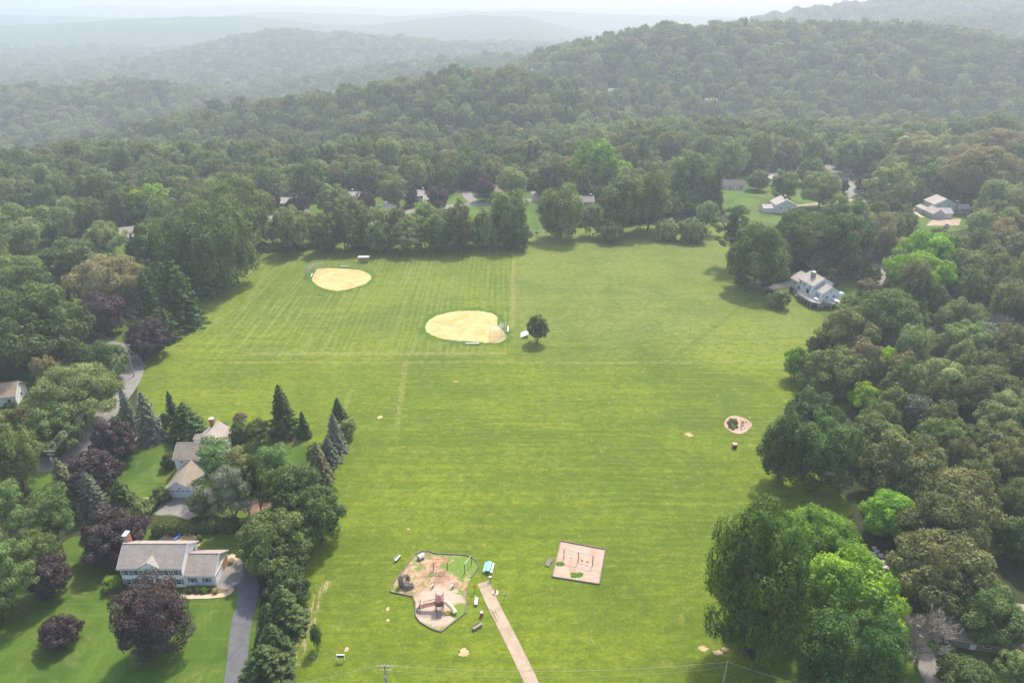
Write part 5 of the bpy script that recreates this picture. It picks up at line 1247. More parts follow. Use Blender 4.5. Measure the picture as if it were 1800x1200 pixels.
# ------------------------------------------------------------------ trees one by one: where the crown shows, its kind, its colour, which one it is
rd, ov, wd, lo_, vs_, pn, sp_, co_, bu, ba = 'round', 'oval', 'wide', 'loose', 'vase', 'pine', 'spruce', 'column', 'bush', 'bare'
g1 = "purple-leaved trees on the left"; g2 = "conifers in the row along the drive"; g3 = "trees between the field and the far street"; g4 = "purple trees along the far street"
for t in [
 # lower left garden
 (208, 1023, 321, 1168, ov, 'purple', "big dark purple tree standing in front of the large white house", g1),
 (70, 1075, 137, 1141, rd, 'purple', "small round purple tree alone on the lower left lawn", g1),
 (48, 972, 116, 1052, rd, 'purple', "purple tree at the left lawn's edge, half under the pines", g1),
 (142, 883, 252, 985, rd, 'purple', "purple tree behind the left end of the large white house, beside its brick chimney", g1),
 (113, 785, 205, 862, rd, 'purple', "purple tree at the corner where the left side street meets the road", g1),
 (163, 733, 235, 812, rd, 'purple', "purple tree leaning over the left road beside the grey spruces", g1),
 (220, 557, 295, 628, rd, 'purple', "round purple tree beside the pole at the road bend", g1),
 (130, 513, 210, 588, rd, 'purple', "purple tree on the small lawn left of the tall dark conifers", g1),
 (70, 498, 122, 560, ov, 'purple', "narrow purple tree right of the huge oak at the left edge", g1),
 (455, 330, 492, 370, rd, 'purple', "leftmost purple tree on the far street", g4), (505, 340, 545, 371, rd, 'purple', "purple tree right of the small brick house on the far street", g4),
 (628, 337, 660, 378, ov, 'purple', "purple tree right of the cream house with chimney on the far street", g4), (708, 325, 734, 360, ov, 'purple', "narrow purple tree at the left corner of the shuttered two-storey house", g4),
 (752, 325, 790, 366, rd, 'purple', "purple tree right of the shuttered two-storey house", g4), (832, 313, 870, 352, rd, 'purple', "large round purple tree in front of the tan-roofed far house", g4),
 (1505, 306, 1543, 342, wd, 'purple', "spreading purple tree at the road right of the cul-de-sac", g4), (1472, 316, 1494, 338, rd, 'purple', "small purple tree beside the light green tree near the cul-de-sac", g4), (1551, 352, 1580, 392, ov, 'purple', "dark purple tree left of the grey-green house", g4), (1533, 375, 1555, 410, ov, 'purple', "purple tree overhanging the right-hand road", g4),
 # evergreens and others along the drive
 (415, 888, 551, 1012, rd, 'mid', "broad domed maple overhanging the top of the drive beside the large white house"),
 (467, 990, 546, 1050, rd, 'dark', "dark tree just below the domed maple, at the head of the conifer row", g2),
 (455, 1018, 540, 1118, sp_, 'spruce', "tallest dark spruce at the upper end of the row along the drive", g2), (443, 1052, 503, 1130, sp_, 'spruce', "dark spruce pressed against the drive, second in the row", g2),
 (442, 1085, 515, 1170, sp_, 'spruce', "dark spruce in the middle of the row along the drive", g2), (413, 1115, 517, 1225, sp_, 'spruce', "lowest and widest dark spruce of the row, cut by the bottom edge", g2),
 (467, 812, 562, 905, rd, 'dark', "dark green domed tree above the maple, beside the field", None), (518, 852, 600, 955, rd, 'dark', "dark green tree at the field edge right behind the domed maple", None),
 (545, 1097, 565, 1137, lo_, 'dark', "thin young tree alone on the grass above the stone", None),
 (180, 1006, 214, 1038, bu, 'lime', "lime green shrub at the left corner of the large white house"), (202, 1024, 224, 1044, bu, 'dark', "dark shrub between lime shrub and the front of the large white house"), (196, 1040, 212, 1054, bu, 'dark', "low dark shrub in front of the mulch bed, left house corner"),
 (327, 1027, 341, 1038, bu, 'dark', "first low shrub under the garage-wing windows, nearest the main house"), (340, 1027, 354, 1039, bu, 'mid', "second low shrub under the garage-wing windows"), (352, 1028, 366, 1039, bu, 'lime', "bright hosta clump under the garage-wing windows"), (366, 1031, 374, 1039, bu, 'mid', "green clump near the right end of the garage-wing bed"), (374, 1033, 384, 1040, bu, 'yellow', "pale yellow clump at the right end of the garage-wing bed"), (401, 983, 410, 990, bu, 'yellow', "yellow clump in the small round bed by the garage doors"),
 (345, 936, 356, 950, bu, 'light', "small light shrub at the right end of the patio wall"), (279, 932, 290, 942, bu, 'lime', "tiny bright shrub at the left end of the patio"),
 # second house garden
 (345, 765, 424, 848, pn, 'pine', "bright green pine overhanging the roof of the house with the front garage"), (330, 835, 400, 885, pn, 'dark', "dark pine limbs beside the double garage"),
 (367, 820, 432, 912, pn, 'bluespruce', "silvery pine right of the double garage"), (396, 785, 450, 880, pn, 'olive', "tall pine with bare trunks behind the silvery pine"), (425, 800, 470, 885, pn, 'dark', "slender tall pine right of the olive pine"), (447, 775, 510, 838, pn, 'pine', "blue-green pine with upswept branches, right of the tall bare-trunked pines"),
 (466, 673, 524, 770, sp_, 'spruce', "largest dark spruce in the garden between house and field"), (518, 720, 547, 770, sp_, 'spruce', "smaller dark spruce touching the right side of the largest one"),
 (578, 696, 610, 738, sp_, 'spruce', "dark spruce at the top of the hedge-line of spruces by the field"), (566, 724, 609, 797, sp_, 'bluespruce', "grey-green spruce by the field, second from the top"), (556, 762, 598, 818, sp_, 'bluespruce', "grey-green spruce by the field, third from the top"), (534, 774, 584, 855, sp_, 'brownspruce', "brown-tinged spruce by the field, lowest of the four"),
 (594, 732, 628, 770, bu, 'light', "light green bush on the field side of the spruces"), (428, 732, 476, 784, lo_, 'mid', "small open fruit tree behind the house with the front garage"), (402, 738, 434, 788, ov, 'dark', "dense small tree right of that house's back roof"), (410, 721, 434, 745, lo_, 'dull', "thin brownish tree at the garden's back edge"), (376, 738, 402, 757, bu, 'dull', "reddish-brown shrub behind the chimney of the house with the front garage"),
 (290, 688, 316, 762, co_, 'dark', "narrow dark conifer top behind the wide one, left of the back roof"), (289, 700, 364, 778, sp_, 'spruce', "wide dark conifer left of the house with the front garage"), (280, 722, 298, 752, bu, 'bluespruce', "grey shrub left of the wide dark conifer"),
 (203, 680, 242, 762, sp_, 'bluespruce', "left of the two grey spruces above the leaning purple tree"), (230, 686, 284, 778, sp_, 'bluespruce', "right and larger of the two grey spruces by the left road"),
 (283, 792, 311, 824, bu, 'dark', "dark round shrub at the left wall of the house with the front garage"), (265, 850, 299, 886, bu, 'mid', "round shrub left of the double garage door"), (333, 757, 352, 775, bu, 'light', "light shrub under the dormer of the house with the front garage"), (380, 868, 402, 884, bu, 'lime', "bright shrub right of the double garage door"),
 (83, 800, 137, 892, sp_, 'brownspruce', "brown-green spruce left of the grey-green ones, lower left"), (130, 824, 187, 908, sp_, 'bluespruce', "grey-green spruce between brown-green spruce and small round one"), (186, 838, 238, 897, sp_, 'spruce', "rounded spruce below the lawn corner, lower left"), (232, 870, 272, 905, bu, 'light', "yellow-green bush between the rounded spruce and the drive apron"), (205, 893, 240, 930, bu, 'olive', "olive bush behind the purple tree by the brick chimney"),
 # left
 (-22, 745, 64, 865, lo_, 'mid', "tall green tree at the left edge below the side street"), (-10, 848, 60, 950, pn, 'pine', "light pine at the left edge, upper of the pine group"), (45, 858, 128, 955, pn, 'pine', "widest pine of the light green group, lower left"), (-40, 935, 45, 1060, pn, 'pine', "light pine at the left edge, lowest of the group"), (30, 925, 100, 1010, pn, 'mid', "dark-centred pine between the lowest light pine and the purple tree"), (-50, 1010, 12, 1095, rd, 'dark', "dark tree cut by the left edge above the lower lawn"),
 (68, 630, 206, 723, lo_, 'light', "large airy light green tree beside the left road"), (45, 710, 142, 796, rd, 'mid', "green tree on the lawn below the large airy one"), (10, 710, 57, 756, rd, 'olive', "small olive tree right of the house cut by the left edge"), (150, 597, 222, 668, rd, 'mid', "dense green tree left of the road bend"), (58, 626, 102, 692, lo_, 'dull', "brownish tree peeking out left of the large airy tree"),
 (110, 596, 160, 650, lo_, 'mid', "green tree left of the road-bend tree"),
 (6, 705, 18, 715, bu, 'dark', "dark clipped shrub at the corner of the left-edge house"), (4, 716, 18, 726, bu, 'yellow', "yellow shrub by the left-edge house, upper"), (-4, 726, 12, 738, bu, 'yellow', "yellow shrub by the left-edge house, lower"), (14, 703, 30, 716, bu, 'dark', "second dark clipped shrub at the corner of the left-edge house"),
 (-45, 498, 137, 650, rd, 'mid', "huge spreading oak at the left edge"), (130, 450, 246, 532, wd, 'dull', "wide bronze-green tree above the purple tree, left"), (75, 420, 162, 492, vs_, 'mid', "spreading tree with a pale house glimpsed behind its branches"), (-25, 446, 62, 510, rd, 'mid', "round tree above the huge oak, left edge"), (-45, 360, 76, 432, rd, 'light', "light green tree at the left edge, upper"), (50, 360, 125, 425, rd, 'mid', "mid green tree right of the upper light one, left"), (148, 388, 216, 456, lo_, 'light', "light feathery tree in front of the grey-roofed house"),
 (222, 393, 322, 492, rd, 'dark', "dark oak left half of the great clump at the field's far left corner"), (280, 362, 412, 512, rd, 'mid', "biggest oak of the great clump at the field's far left corner"), (362, 345, 445, 492, ov, 'mid', "oak on the right side of the great clump"), (350, 486, 392, 516, bu, 'mid', "bush at the foot of the great clump"), (350, 312, 470, 440, rd, 'mid', "tall round tree behind the great clump, by the far street"), (222, 325, 302, 392, rd, 'lime', "bright round tree behind the great clump, upper left"), (238, 345, 300, 398, rd, 'dark', "dark tree between the bright round tree and the grey-roofed house"),
 (232, 478, 287, 575, sp_, 'spruce', "left of the tall dark conifers at the field's left edge"), (270, 454, 349, 580, co_, 'spruce', "tallest dark conifer at the field's left edge"), (258, 540, 318, 600, co_, 'spruce', "lower dark conifer below the tallest, at the field's left edge"), (325, 545, 350, 575, bu, 'light', "light bush at the field's left edge beside the dark conifers"),
 # far side
 (483, 362, 541, 440, vs_, 'light', "open light tree with thin trunks behind the far ball field", g3), (547, 374, 594, 440, rd, 'mid', "round tree right of the open light one behind the far ball field", g3), (588, 345, 645, 400, lo_, 'olive', "greyish tree in front of the cream house with chimney", g3), (590, 385, 640, 440, lo_, 'mid', "loose tree directly behind the dugout shelter's left", g3), (615, 365, 650, 438, co_, 'dark', "narrow dark conifer behind the dugout shelter", g3), (636, 385, 690, 441, rd, 'light', "light bushy tree right of the dugout shelter", g3), (682, 388, 748, 441, lo_, 'light', "wide pale bushy tree below the small white garage", g3), (742, 378, 788, 440, rd, 'mid', "green bushy tree below the shuttered house", g3), (692, 358, 712, 388, co_, 'spruce', "small dark conifer below the small white garage", g3), (780, 350, 834, 437, ov, 'olive', "tall olive tree in the belt behind the field", g3), (829, 366, 868, 431, ov, 'dark', "dark oval tree right of the tall olive one", g3), (861, 338, 926, 427, ov, 'mid', "tallest tree of the belt left of the gap with the small sign", g3), (900, 398, 934, 422, bu, 'mid', "low shrub left of the small sign at the far edge", None),
 (723, 352, 770, 400, lo_, 'light', "light tree in front of the shuttered two-storey house", g3), (555, 324, 616, 370, rd, 'light', "light tree left of the cream house with chimney"), (665, 308, 716, 362, vs_, 'light', "clean-stemmed light tree above the small white garage"), (512, 283, 576, 347, rd, 'mid', "large round tree behind the brick house between purple trees"),
 (874, 294, 926, 350, rd, 'light', "light round tree right of the tan-roofed house on the far street"), (944, 286, 1006, 346, rd, 'dark', "dark round tree at the right end of the far street"), (970, 340, 1010, 372, bu, 'light', "light bush between the dark round tree and the dark brick house"),
 (949, 326, 1027, 414, rd, 'mid', "big round tree right of the gap with the small sign"), (1018, 360, 1056, 412, lo_, 'light', "vine-covered light tree right of the big round one"), (1057, 308, 1132, 405, rd, 'mid', "large tree at the far edge, right of the vine-covered one"), (1110, 290, 1178, 400, ov, 'mid', "tall tree with dark gap, far edge centre right"), (1180, 270, 1256, 360, rd, 'mid', "large domed tree above the far right corner of the field"), (1188, 383, 1242, 406, bu, 'light', "pale bush at the far right corner of the field"), (1148, 384, 1196, 405, bu, 'light', "low bright hedge of vines along the far edge"), (1050, 386, 1100, 407, bu, 'mid', "low bush along the far edge below the large tree"), (1242, 298, 1278, 375, sp_, 'spruce', "dark spruce left of the near-black roof"), (1000, 245, 1090, 330, rd, 'lime', "bright tall tree behind the big round one, centre"), (1070, 283, 1110, 330, rd, 'lime', "small bright crown beside the bright tall tree"), (1225, 355, 1262, 408, lo_, 'light', "loose tree at the field's far right corner"),
 (1254, 243, 1315, 311, rd, 'light', "light round tree with visible trunk left of the cul-de-sac"), (1309, 233, 1358, 302, ov, 'light', "light oval tree with visible trunk behind the cul-de-sac"), (1363, 243, 1406, 298, lo_, 'dull', "brownish tree behind the cul-de-sac"), (1411, 242, 1456, 292, rd, 'mid', "round tree between the cul-de-sac and the road"), (1400, 277, 1449, 322, rd, 'mid', "dense round tree right beside the cul-de-sac"), (1412, 300, 1479, 364, vs_, 'light', "light spreading tree with a trunk behind the gabled cream house"), (1358, 302, 1400, 352, ov, 'mid', "oval tree just above the gabled cream house"), (1312, 300, 1353, 332, rd, 'mid', "small round tree on the lawn by the near-black roof"), (1375, 188, 1416, 242, sp_, 'spruce', "dark spruce rising above the woods, right of centre"), (1530, 288, 1609, 354, rd, 'light', "wide light tree between the road and the grey-green house"), (1447, 344, 1531, 408, rd, 'mid', "broad tree left of the purple tree overhanging the road"),
 (1460, 238, 1521, 302, lo_, 'light', "pale tree at the bend of the far right road"), (1510, 250, 1556, 306, rd, 'dark', "dark tree right of the pale one at the road bend"), (1575, 234, 1661, 292, vs_, 'yellow', "yellowish spreading tree, upper right"), (1608, 293, 1667, 346, rd, 'dark', "dark tree behind the grey-green house"), (1660, 258, 1781, 356, wd, 'dull', "wide brownish oak right of the grey-green house"), (1708, 228, 1797, 277, wd, 'dull', "orange-brown tree near the right edge, upper"),
 (1366, 370, 1444, 452, pn, 'dark', "dark pine left of the yellow-flowering tree"), (1259, 362, 1319, 442, pn, 'dark', "dark pine at the field's far right corner"), (1277, 393, 1391, 503, rd, 'mid', "big domed tree hanging over the parked cars"), (1438, 378, 1533, 478, wd, 'dark', "dark wide tree above the drive of the pale blue house"), (1465, 405, 1531, 482, rd, 'dull', "dull green tree beside the right-hand road"), (1426, 439, 1467, 480, rd, 'yellow', "cream-flowering small tree behind the pale blue house"), (1350, 508, 1391, 543, bu, 'mid', "round clipped bush beside the dark grey car"), (1448, 481, 1475, 498, bu, 'olive', "small golden shrub at the pale blue house's roof corner"), (1515, 465, 1551, 492, rd, 'mid', "small green tree at the mouth of the drive"), (1506, 489, 1546, 515, bu, 'dull', "dull shrub right of the pale blue house's lawn"),
 # right wood
 (1577, 404, 1680, 458, rd, 'lime', "bright broad tree beside the leaning bare pole"), (1563, 445, 1668, 515, wd, 'lime', "second bright broad tree, below the one by the leaning pole"), (1655, 436, 1735, 508, rd, 'light', "light tree right of the two bright broad ones"), (1590, 472, 1642, 520, lo_, 'dull', "half-dead brownish tree below the bright broad ones"), (1490, 510, 1608, 585, wd, 'mid', "wide tree right of the raised deck"), (1445, 537, 1548, 602, rd, 'olive', "olive tree below the raised deck at the field edge"), (1419, 590, 1449, 618, rd, 'mid', "small tree jutting into the field below the olive one"), (1379, 610, 1426, 667, rd, 'lime', "bright bushy tree farthest out into the field, right side"), (1420, 612, 1518, 672, wd, 'mid', "vine-draped mass beside the bright bushy tree"), (1538, 610, 1582, 662, vs_, 'lime', "lime-topped tree in the right wood"), (1604, 625, 1705, 705, rd, 'light', "large pale round tree in the right wood, left of two"), (1680, 640, 1785, 705, wd, 'olive', "large pale olive tree in the right wood, right of two"), (1577, 530, 1633, 580, lo_, 'olive', "olive tree in front of the bare branches, right wood"), (1655, 534, 1708, 578, rd, 'olive', "small olive dome in the right wood"), (1705, 568, 1762, 618, pn, 'bluespruce', "grey-green pine in the right wood near the bare tree"), (1748, 520, 1787, 582, ba, 'mid', "pale bare dead tree near the right edge, upper"), (1555, 560, 1592, 612, ba, 'mid', "bare reddish branches amid the right wood"),
 (1378, 682, 1478, 792, rd, 'dark', "dark tree bulging into the field, upper part of the trio"), (1340, 712, 1424, 850, ov, 'dark', "dark tree nearest the flower island, leftmost of the trio"), (1405, 735, 1505, 868, ov, 'dark', "dark tree behind the leftmost of the trio"), (1404, 646, 1463, 694, rd, 'mid', "small dome above the dark trio"), (1492, 668, 1553, 724, rd, 'lime', "bright small tree above the olive woods, right"), (1551, 664, 1603, 707, rd, 'mid', "dark round crown right of the bright small tree"), (1490, 722, 1592, 806, rd, 'mid', "mid green dome behind the dark trio"), (1524, 756, 1674, 835, rd, 'olive', "broad olive oak, upper of the two largest in the right wood"), (1592, 808, 1747, 870, rd, 'olive', "broad olive oak, lower of the two largest in the right wood"), (1655, 736, 1722, 792, rd, 'mid', "green dome between olive oaks and right edge"), (1725, 740, 1825, 835, rd, 'olive', "olive tree cut by the right edge, middle"), (1720, 688, 1825, 748, rd, 'light', "light grey-green tree at the right edge"), (1582, 693, 1633, 762, lo_, 'bluespruce', "grey-green airy tree in the middle of the right wood"),
 (1250, 900, 1409, 1178, 'dome', 'vivid', "tall dark green tree standing out into the field, lower right"), (1379, 882, 1510, 990, lo_, 'lime', "yellow-green feathery tree behind the tall dark green one"), (1408, 953, 1582, 1140, rd, 'lime', "brilliant green tree right of the tall dark green one"), (1400, 1080, 1500, 1225, rd, 'vivid', "dark lower tree under the brilliant green one, left"), (1480, 1085, 1592, 1230, ov, 'vivid', "dark lower tree under the brilliant green one, right"), (1511, 852, 1617, 948, rd, 'lime', "bright green tree above the rock pile"), (1590, 860, 1747, 965, rd, 'olive', "olive tree right of the bright green one above the rocks"), (1574, 925, 1742, 1035, rd, 'olive', "olive tree hanging over the bare trees"), (1684, 1018, 1806, 1150, rd, 'mid', "green tree in front of the brown-roofed corner house"), (1654, 1148, 1742, 1225, rd, 'mid', "bushy tree at the bottom edge beside the corner house"), (1765, 1140, 1840, 1225, lo_, 'light', "light tree in the bottom right corner"), (1556, 985, 1606, 1112, ba, 'mid', "pale bare tree left, above the dark driveway"), (1600, 1020, 1688, 1145, ba, 'mid', "wide pale bare tree reaching over the patio of the corner house"),
 (1530, 1000, 1572, 1085, ba, 'mid', "thin pale bare tree just below the rock pile"), (1580, 1055, 1640, 1150, ba, 'mid', "low bare brush between the driveway and the patio of the corner house"),
 (1650, 1130, 1682, 1155, bu, 'dark', "dark round shrub by the corner house's porch"),
]: B(*t)
lx, ly, lr, lh = from_box(925, 553, 964, 602, .1)
place_tree(lx, ly, lr, lh, 'loose', 'dark', "lone compact round tree in the middle of the mown field, beside the bleachers", name='broadleaf_tree')
# hedge behind the large white house
hp = [G(*p) for p in ((272, 938), (300, 936), (330, 934), (365, 932), (395, 930), (420, 928))]
hroot = empty("hedge", (*hp[0], 0), 0, "long clipped green hedge behind the large white house and its patio", "hedge")
for i, ((ax, ay), (bx_, by_)) in enumerate(zip(hp, hp[1:])):
    pass
def hedge_mesh(P, w, h, n, seed, size):
    global rs; rs = np.random.RandomState(seed); o0 = P[0]; Cs, Ns = [], []
    L = [math.hypot(b[0] - a[0], b[1] - a[1]) for a, b in zip(P, P[1:])]
    for (a, b, l) in zip(P, P[1:], L):
        m = int(n * l / sum(L)); t = rs.uniform(0, 1, m); an = rs.uniform(-.15, math.pi + .15, m); d = np.array([b[0] - a[0], b[1] - a[1]]) / l; nx = np.array([-d[1], d[0]])
        bump = 1 + .18 * np.sin(t * l * 2.1 + seed) + .12 * np.sin(t * l * 5 + an * 2)
        cx = np.cos(an) * w / 2 * bump; cz = h * .45 + np.abs(np.sin(an)) ** .7 * h * .55 * bump * np.sign(np.sin(an)); cz = np.where(rs.uniform(size=m) < .35, rs.uniform(0, 1, m) * np.maximum(cz, .2), cz)
        xy = np.array([a[0] - o0[0], a[1] - o0[1]]) + d * (t * l)[:, None] + nx * cx[:, None]
        Cs.append(np.concatenate([xy, cz[:, None]], 1)); Ns.append(np.concatenate([nx * np.cos(an)[:, None], np.sin(an)[:, None]], 1) + rs.normal(scale=.5, size=(m, 3)))
    C = np.concatenate(Cs); return leaf_mesh("foliage", cards(C, np.concatenate(Ns), rs.uniform(.7, 1.3, len(C)) * size), 1.0)
hm = link("foliage", hedge_mesh(hp, 2.6, 2.6, 9000, 5, .34), hroot); hm.material_slots[0].link = 'OBJECT'; hm.material_slots[0].material = LEAF['mid']
hm2 = hedge_mesh([G(452, 443), G(500, 442), G(540, 441)], 2.6, 2.2, 1600, 8, .5); o = link("hedge", hm2, None, (*G(452, 443), 0)); o.material_slots[0].link = 'OBJECT'; o.material_slots[0].material = LEAF['dark']; tag(o, "low dark hedge at the field's far left corner", "hedge")
# flower island plants
for i in range(20):
    t = i / 20 * 6.28 * 3; x, y = G(1288 + 8.5 * math.cos(t) * (.35 + .03 * i), 747 + 9.5 * math.sin(t) * (.35 + .03 * i))
    place_tree(x, y, rnd.uniform(.4, .65), rnd.uniform(.4, .9), bu, rnd.choice(['light', 'mid', 'olive']), "leafy low plant crowded in the left half of the flower island", "leafy plants in the left half of the flower island", name="garden_plant")
for i in range(26):
    u, v = rnd.uniform(1301, 1313), rnd.uniform(739, 757); x, y = G(u, v)
    place_tree(x, y, .13, .3, bu, rnd.choice(['yellow', 'mid', 'dull']), "small flowering plant in the right half of the flower island", "small plants on the flower island", name="flower_plant")

# ------------------------------------------------------------------ the rest of the woods: scattered by hand rules, largest in view as trees of their own
KEEP = [  # open ground seen in the photograph: (u0, v0, u1, v1) and nothing nearer than that may cover it
 (205, 388, 245, 425), (440, 340, 545, 398), (560, 328, 640, 350), (660, 322, 760, 372), (820, 310, 932, 366), (1005, 336, 1045, 368), (925, 355, 955, 412),
 (1262, 300, 1345, 385), (1338, 345, 1415, 378), (1330, 290, 1400, 320), (1445, 280, 1500, 330), (1515, 420, 1570, 500), (1612, 335, 1705, 398), (1385, 470, 1500, 550), (1650, 390, 1672, 405),
 (0, 675, 50, 745), (60, 795, 125, 835), (130, 560, 245, 700), (185, 540, 245, 575), (130, 640, 240, 800), (240, 905, 430, 960), (200, 930, 440, 1050), (0, 800, 80, 840), (180, 780, 300, 900),
 (1515, 955, 1565, 1000), (1590, 1060, 1800, 1200), (1490, 668, 1510, 700), (95, 455, 140, 482), (1640, 960, 1800, 1030)]
FW = [G(*p) for p in FIELD_PX]; LW = [GP(p) for n, p in LAWNS]
grid = {}
for x, y, a, h in TREES: grid.setdefault((int(x // 25), int(y // 25)), []).append((x, y, a))
def crowded(x, y, a, f=.62):
    ix, iy = int(x // 25), int(y // 25)
    for i in (-1, 0, 1):
        for j in (-1, 0, 1):
            for X, Y, A in grid.get((ix + i, iy + j), ()):
                if (X - x) ** 2 + (Y - y) ** 2 < (f * (a + A)) ** 2: return True
    return False
def covers(x, y, a, h):
    z = terrain(x, y); u, v0, d = PX(x, y, z + h); _, v1, d1 = PX(x, y, z); w = 1200 * a / d
    for k in KEEP:
        if u + w > k[0] and u - w < k[2] and v0 < k[3] and v1 > k[1] and v1 > k[3] - (k[3] - k[1]) * .5: return True
    return False
def free(x, y, a, h):
    if in_poly(x, y, FW): return False
    if y < 470:
        for p in LW:
            if in_poly(x, y, p): return False
        if covers(x, y, a, h): return False
    for cx, cy, r in CLEAR:
        if (x - cx) ** 2 + (y - cy) ** 2 < (r + a) ** 2: return False
    # a tree in front of the house it hides
    return not crowded(x, y, a)
# patches of field or lawn a crown must not hang over: sample points of the mown edge
EDGE = []
for p in smooth_pts(FW, 10): EDGE.append(p)
def over_edge(x, y, a): return any((px - x) ** 2 + (py - y) ** 2 < (a * .75) ** 2 for px, py in EDGE)
cand = []
q = random.Random(5)
y = 70.0
while y < 2750:
    s = 9.0 if y < 455 else 10.4 + max(0, y - 700) * .0042
    xw = .86 * y + 60; x = -xw
    while x < xw:
        cx, cy = x + q.uniform(-.42, .42) * s, y + q.uniform(-.42, .42) * s
        n = mnoise.noise(Vector((cx / 60, cy / 60, 1.7))); a = s * (.52 + .22 * n + q.uniform(-.14, .22)); h = q.uniform(12, 19) * (1 + .15 * n) * (a / 5.0) ** .5
        if y > 455: h *= 1.08
        if cy < 470:
            # belts behind houses are tall, gardens lower
            if 330 < cy < 400 and -150 < cx < 60: h *= .62; a *= .85
        cand.append((cx, cy, a, h)); x += s
    y += s * .92
near, far_ = [], []
for cx, cy, a, h in cand:
    if not free(cx, cy, a, h): continue
    if cy < 470 and over_edge(cx, cy, a): continue
    grid.setdefault((int(cx // 25), int(cy // 25)), []).append((cx, cy, a))
    z = terrain(cx, cy); u, v, d = PX(cx, cy, z + h)
    if cy < 480 and -80 < u < 1880 and v < 1260: near.append((1200 * a / d, cx, cy, a, h, u, v))
    else: far_.append((cx, cy, a, h))
near.sort(reverse=True)
n_broad = COUNT.get('broadleaf_tree', 0)
AUTO = []
for i, uu in enumerate(range(474, 925, 19)):      # the belt behind the field is two and three trees deep
    u_, w_, t_ = uu + q.uniform(-6, 6), q.uniform(17, 26), q.uniform(362, 392)
    if 500 < u_ < 560 and i % 2: continue
    x, y, r, H = from_box(u_ - w_, t_, u_ + w_, q.uniform(424, 438)); ti = q.choice(['mid', 'light', 'mid', 'dark', 'olive'])
    AUTO.append((place_tree(x, y, r, H, q.choice([rd, lo_, ov, rd]), ti, 'tree', 'trees between the field and the far street'), u_, 400, {'mid': 'mid green', 'dark': 'dark green', 'light': 'pale green', 'olive': 'olive green'}[ti] + ' belt crown'))
room = 292 - COUNT.get('broadleaf_tree', 0)
def region(u, v, y):
    if v > 900 and u < 450: return "lower left garden edge"
    if u < 460 and y < 330: return "left-hand woods"
    if u > 1350 and y < 330: return "right-hand woods"
    if u > 1150: return "upper right woods beyond the field"
    if u < 460: return "upper left woods beyond the gardens"
    return "belt of woods behind the far street"
SH = [rd, ov, rd, lo_, vs_, rd]; WORDS = {'mid': "mid green", 'dark': "dark green", 'light': "pale green", 'olive': "olive green", 'dull': "brownish green", 'lime': "bright green"}
for i, (px, cx, cy, a, h, u, v) in enumerate(near):
    reg = region(u, v, cy); n = mnoise.noise(Vector((cx / 45, cy / 45, 8.8))) + q.uniform(-.25, .25)
    if reg.startswith(("right", "upper right")) and u > 1500: tint = 'olive' if n > .12 else ('dull' if n < -.42 else ('light' if n < -.2 else 'mid'))
    else: tint = 'light' if n > .25 else ('dark' if n < -.12 else ('olive' if n > .18 else 'mid'))
    if i % 23 == 5 and room: 
        AUTO.append((place_tree(cx, cy, a * .62, h * .95, sp_, 'spruce', "spruce", "spruces in the " + reg), u, v, "dark pointed spruce")); continue
    if room <= 0: far_.append((cx, cy, a, h)); continue
    AUTO.append((place_tree(cx, cy, a, h, SH[q.randrange(6)], tint, "tree", "%s trees in the %s" % (WORDS[tint], reg)), u, v, WORDS[tint] + " crown")); room -= 1
# bushes that close the foot of the woods along the mown edge
nb = 0
for px, py in smooth_pts(FW, 9):
    u, v, d = PX(px, py, 0)
    if not (-20 < u < 1820 and v < 1180): continue
    if u < 560 and v > 560: continue
    if 925 < u < 955 or covers(px, py, 1.5, 2.5) or (1300 < u < 1400 and 480 < v < 545): continue
    if nb > 95: break
    for k in range(1):
        a = q.uniform(1.1, 2.3); out = Vector((px, py)) ; cxy = Vector((10, 200)); dv = (out - cxy).normalized() * a * .6
        if rnd.random() < .1: continue
        AUTO.append((place_tree(px + dv.x + q.uniform(-1, 1), py + dv.y + q.uniform(-1, 1), a, a * q.uniform(1.0, 1.7), bu, q.choice(['mid', 'light', 'dark', 'olive']), "bush", "bushes along the field edge"), u, v, "field-edge bush")); nb += 1

LM = [("the large white house", 280, 990), ("the house with the front garage", 330, 820), ("the left-edge house", 8, 695), ("the road bend", 230, 640), ("the huge oak at the left edge", 60, 570), ("the tall dark conifers", 300, 500),
 ("the grey-roofed house", 222, 405), ("the great clump of oaks", 345, 420), ("the far ball field", 600, 490), ("the small brick house", 500, 352), ("the cream house with chimney", 610, 338), ("the shuttered two-storey house", 735, 340),
 ("the tan-roofed house", 855, 322), ("the small sign at the field edge", 943, 412), ("the dark red brick house", 1025, 350), ("the bright tall tree in the centre", 1045, 280), ("the domed tree at the field corner", 1218, 310), ("the near-black roof", 1290, 320),
 ("the cul-de-sac", 1370, 300), ("the gabled cream house", 1383, 358), ("the far right road bend", 1470, 300), ("the yellowish spreading tree", 1615, 262), ("the wide brownish oak", 1720, 305), ("the grey-green house", 1655, 360), ("the leaning bare pole", 1565, 430),
 ("the pale blue house", 1440, 510), ("the bright broad trees", 1620, 460), ("the bare dead tree", 1768, 550), ("the jutting bright bushy tree", 1400, 640), ("the large pale round tree", 1655, 665), ("the dark trio of trees", 1410, 770), ("the flower island", 1297, 745),
 ("the upper broad olive oak", 1600, 795), ("the lower broad olive oak", 1670, 840), ("the rock pile", 1540, 980), ("the corner house", 1720, 1110), ("the tall dark green tree", 1330, 1040), ("the left valley houses", 290, 250), ("the light pines", 50, 920), ("the domed maple", 480, 950),
 ("the light tree at the left edge", 15, 395), ("the bronze-green tree", 190, 490), ("the hillside white house", 1070, 165), ("the playground", 765, 1040), ("the lowest spruce by the field", 560, 815), ("the notice board", 600, 1160)]
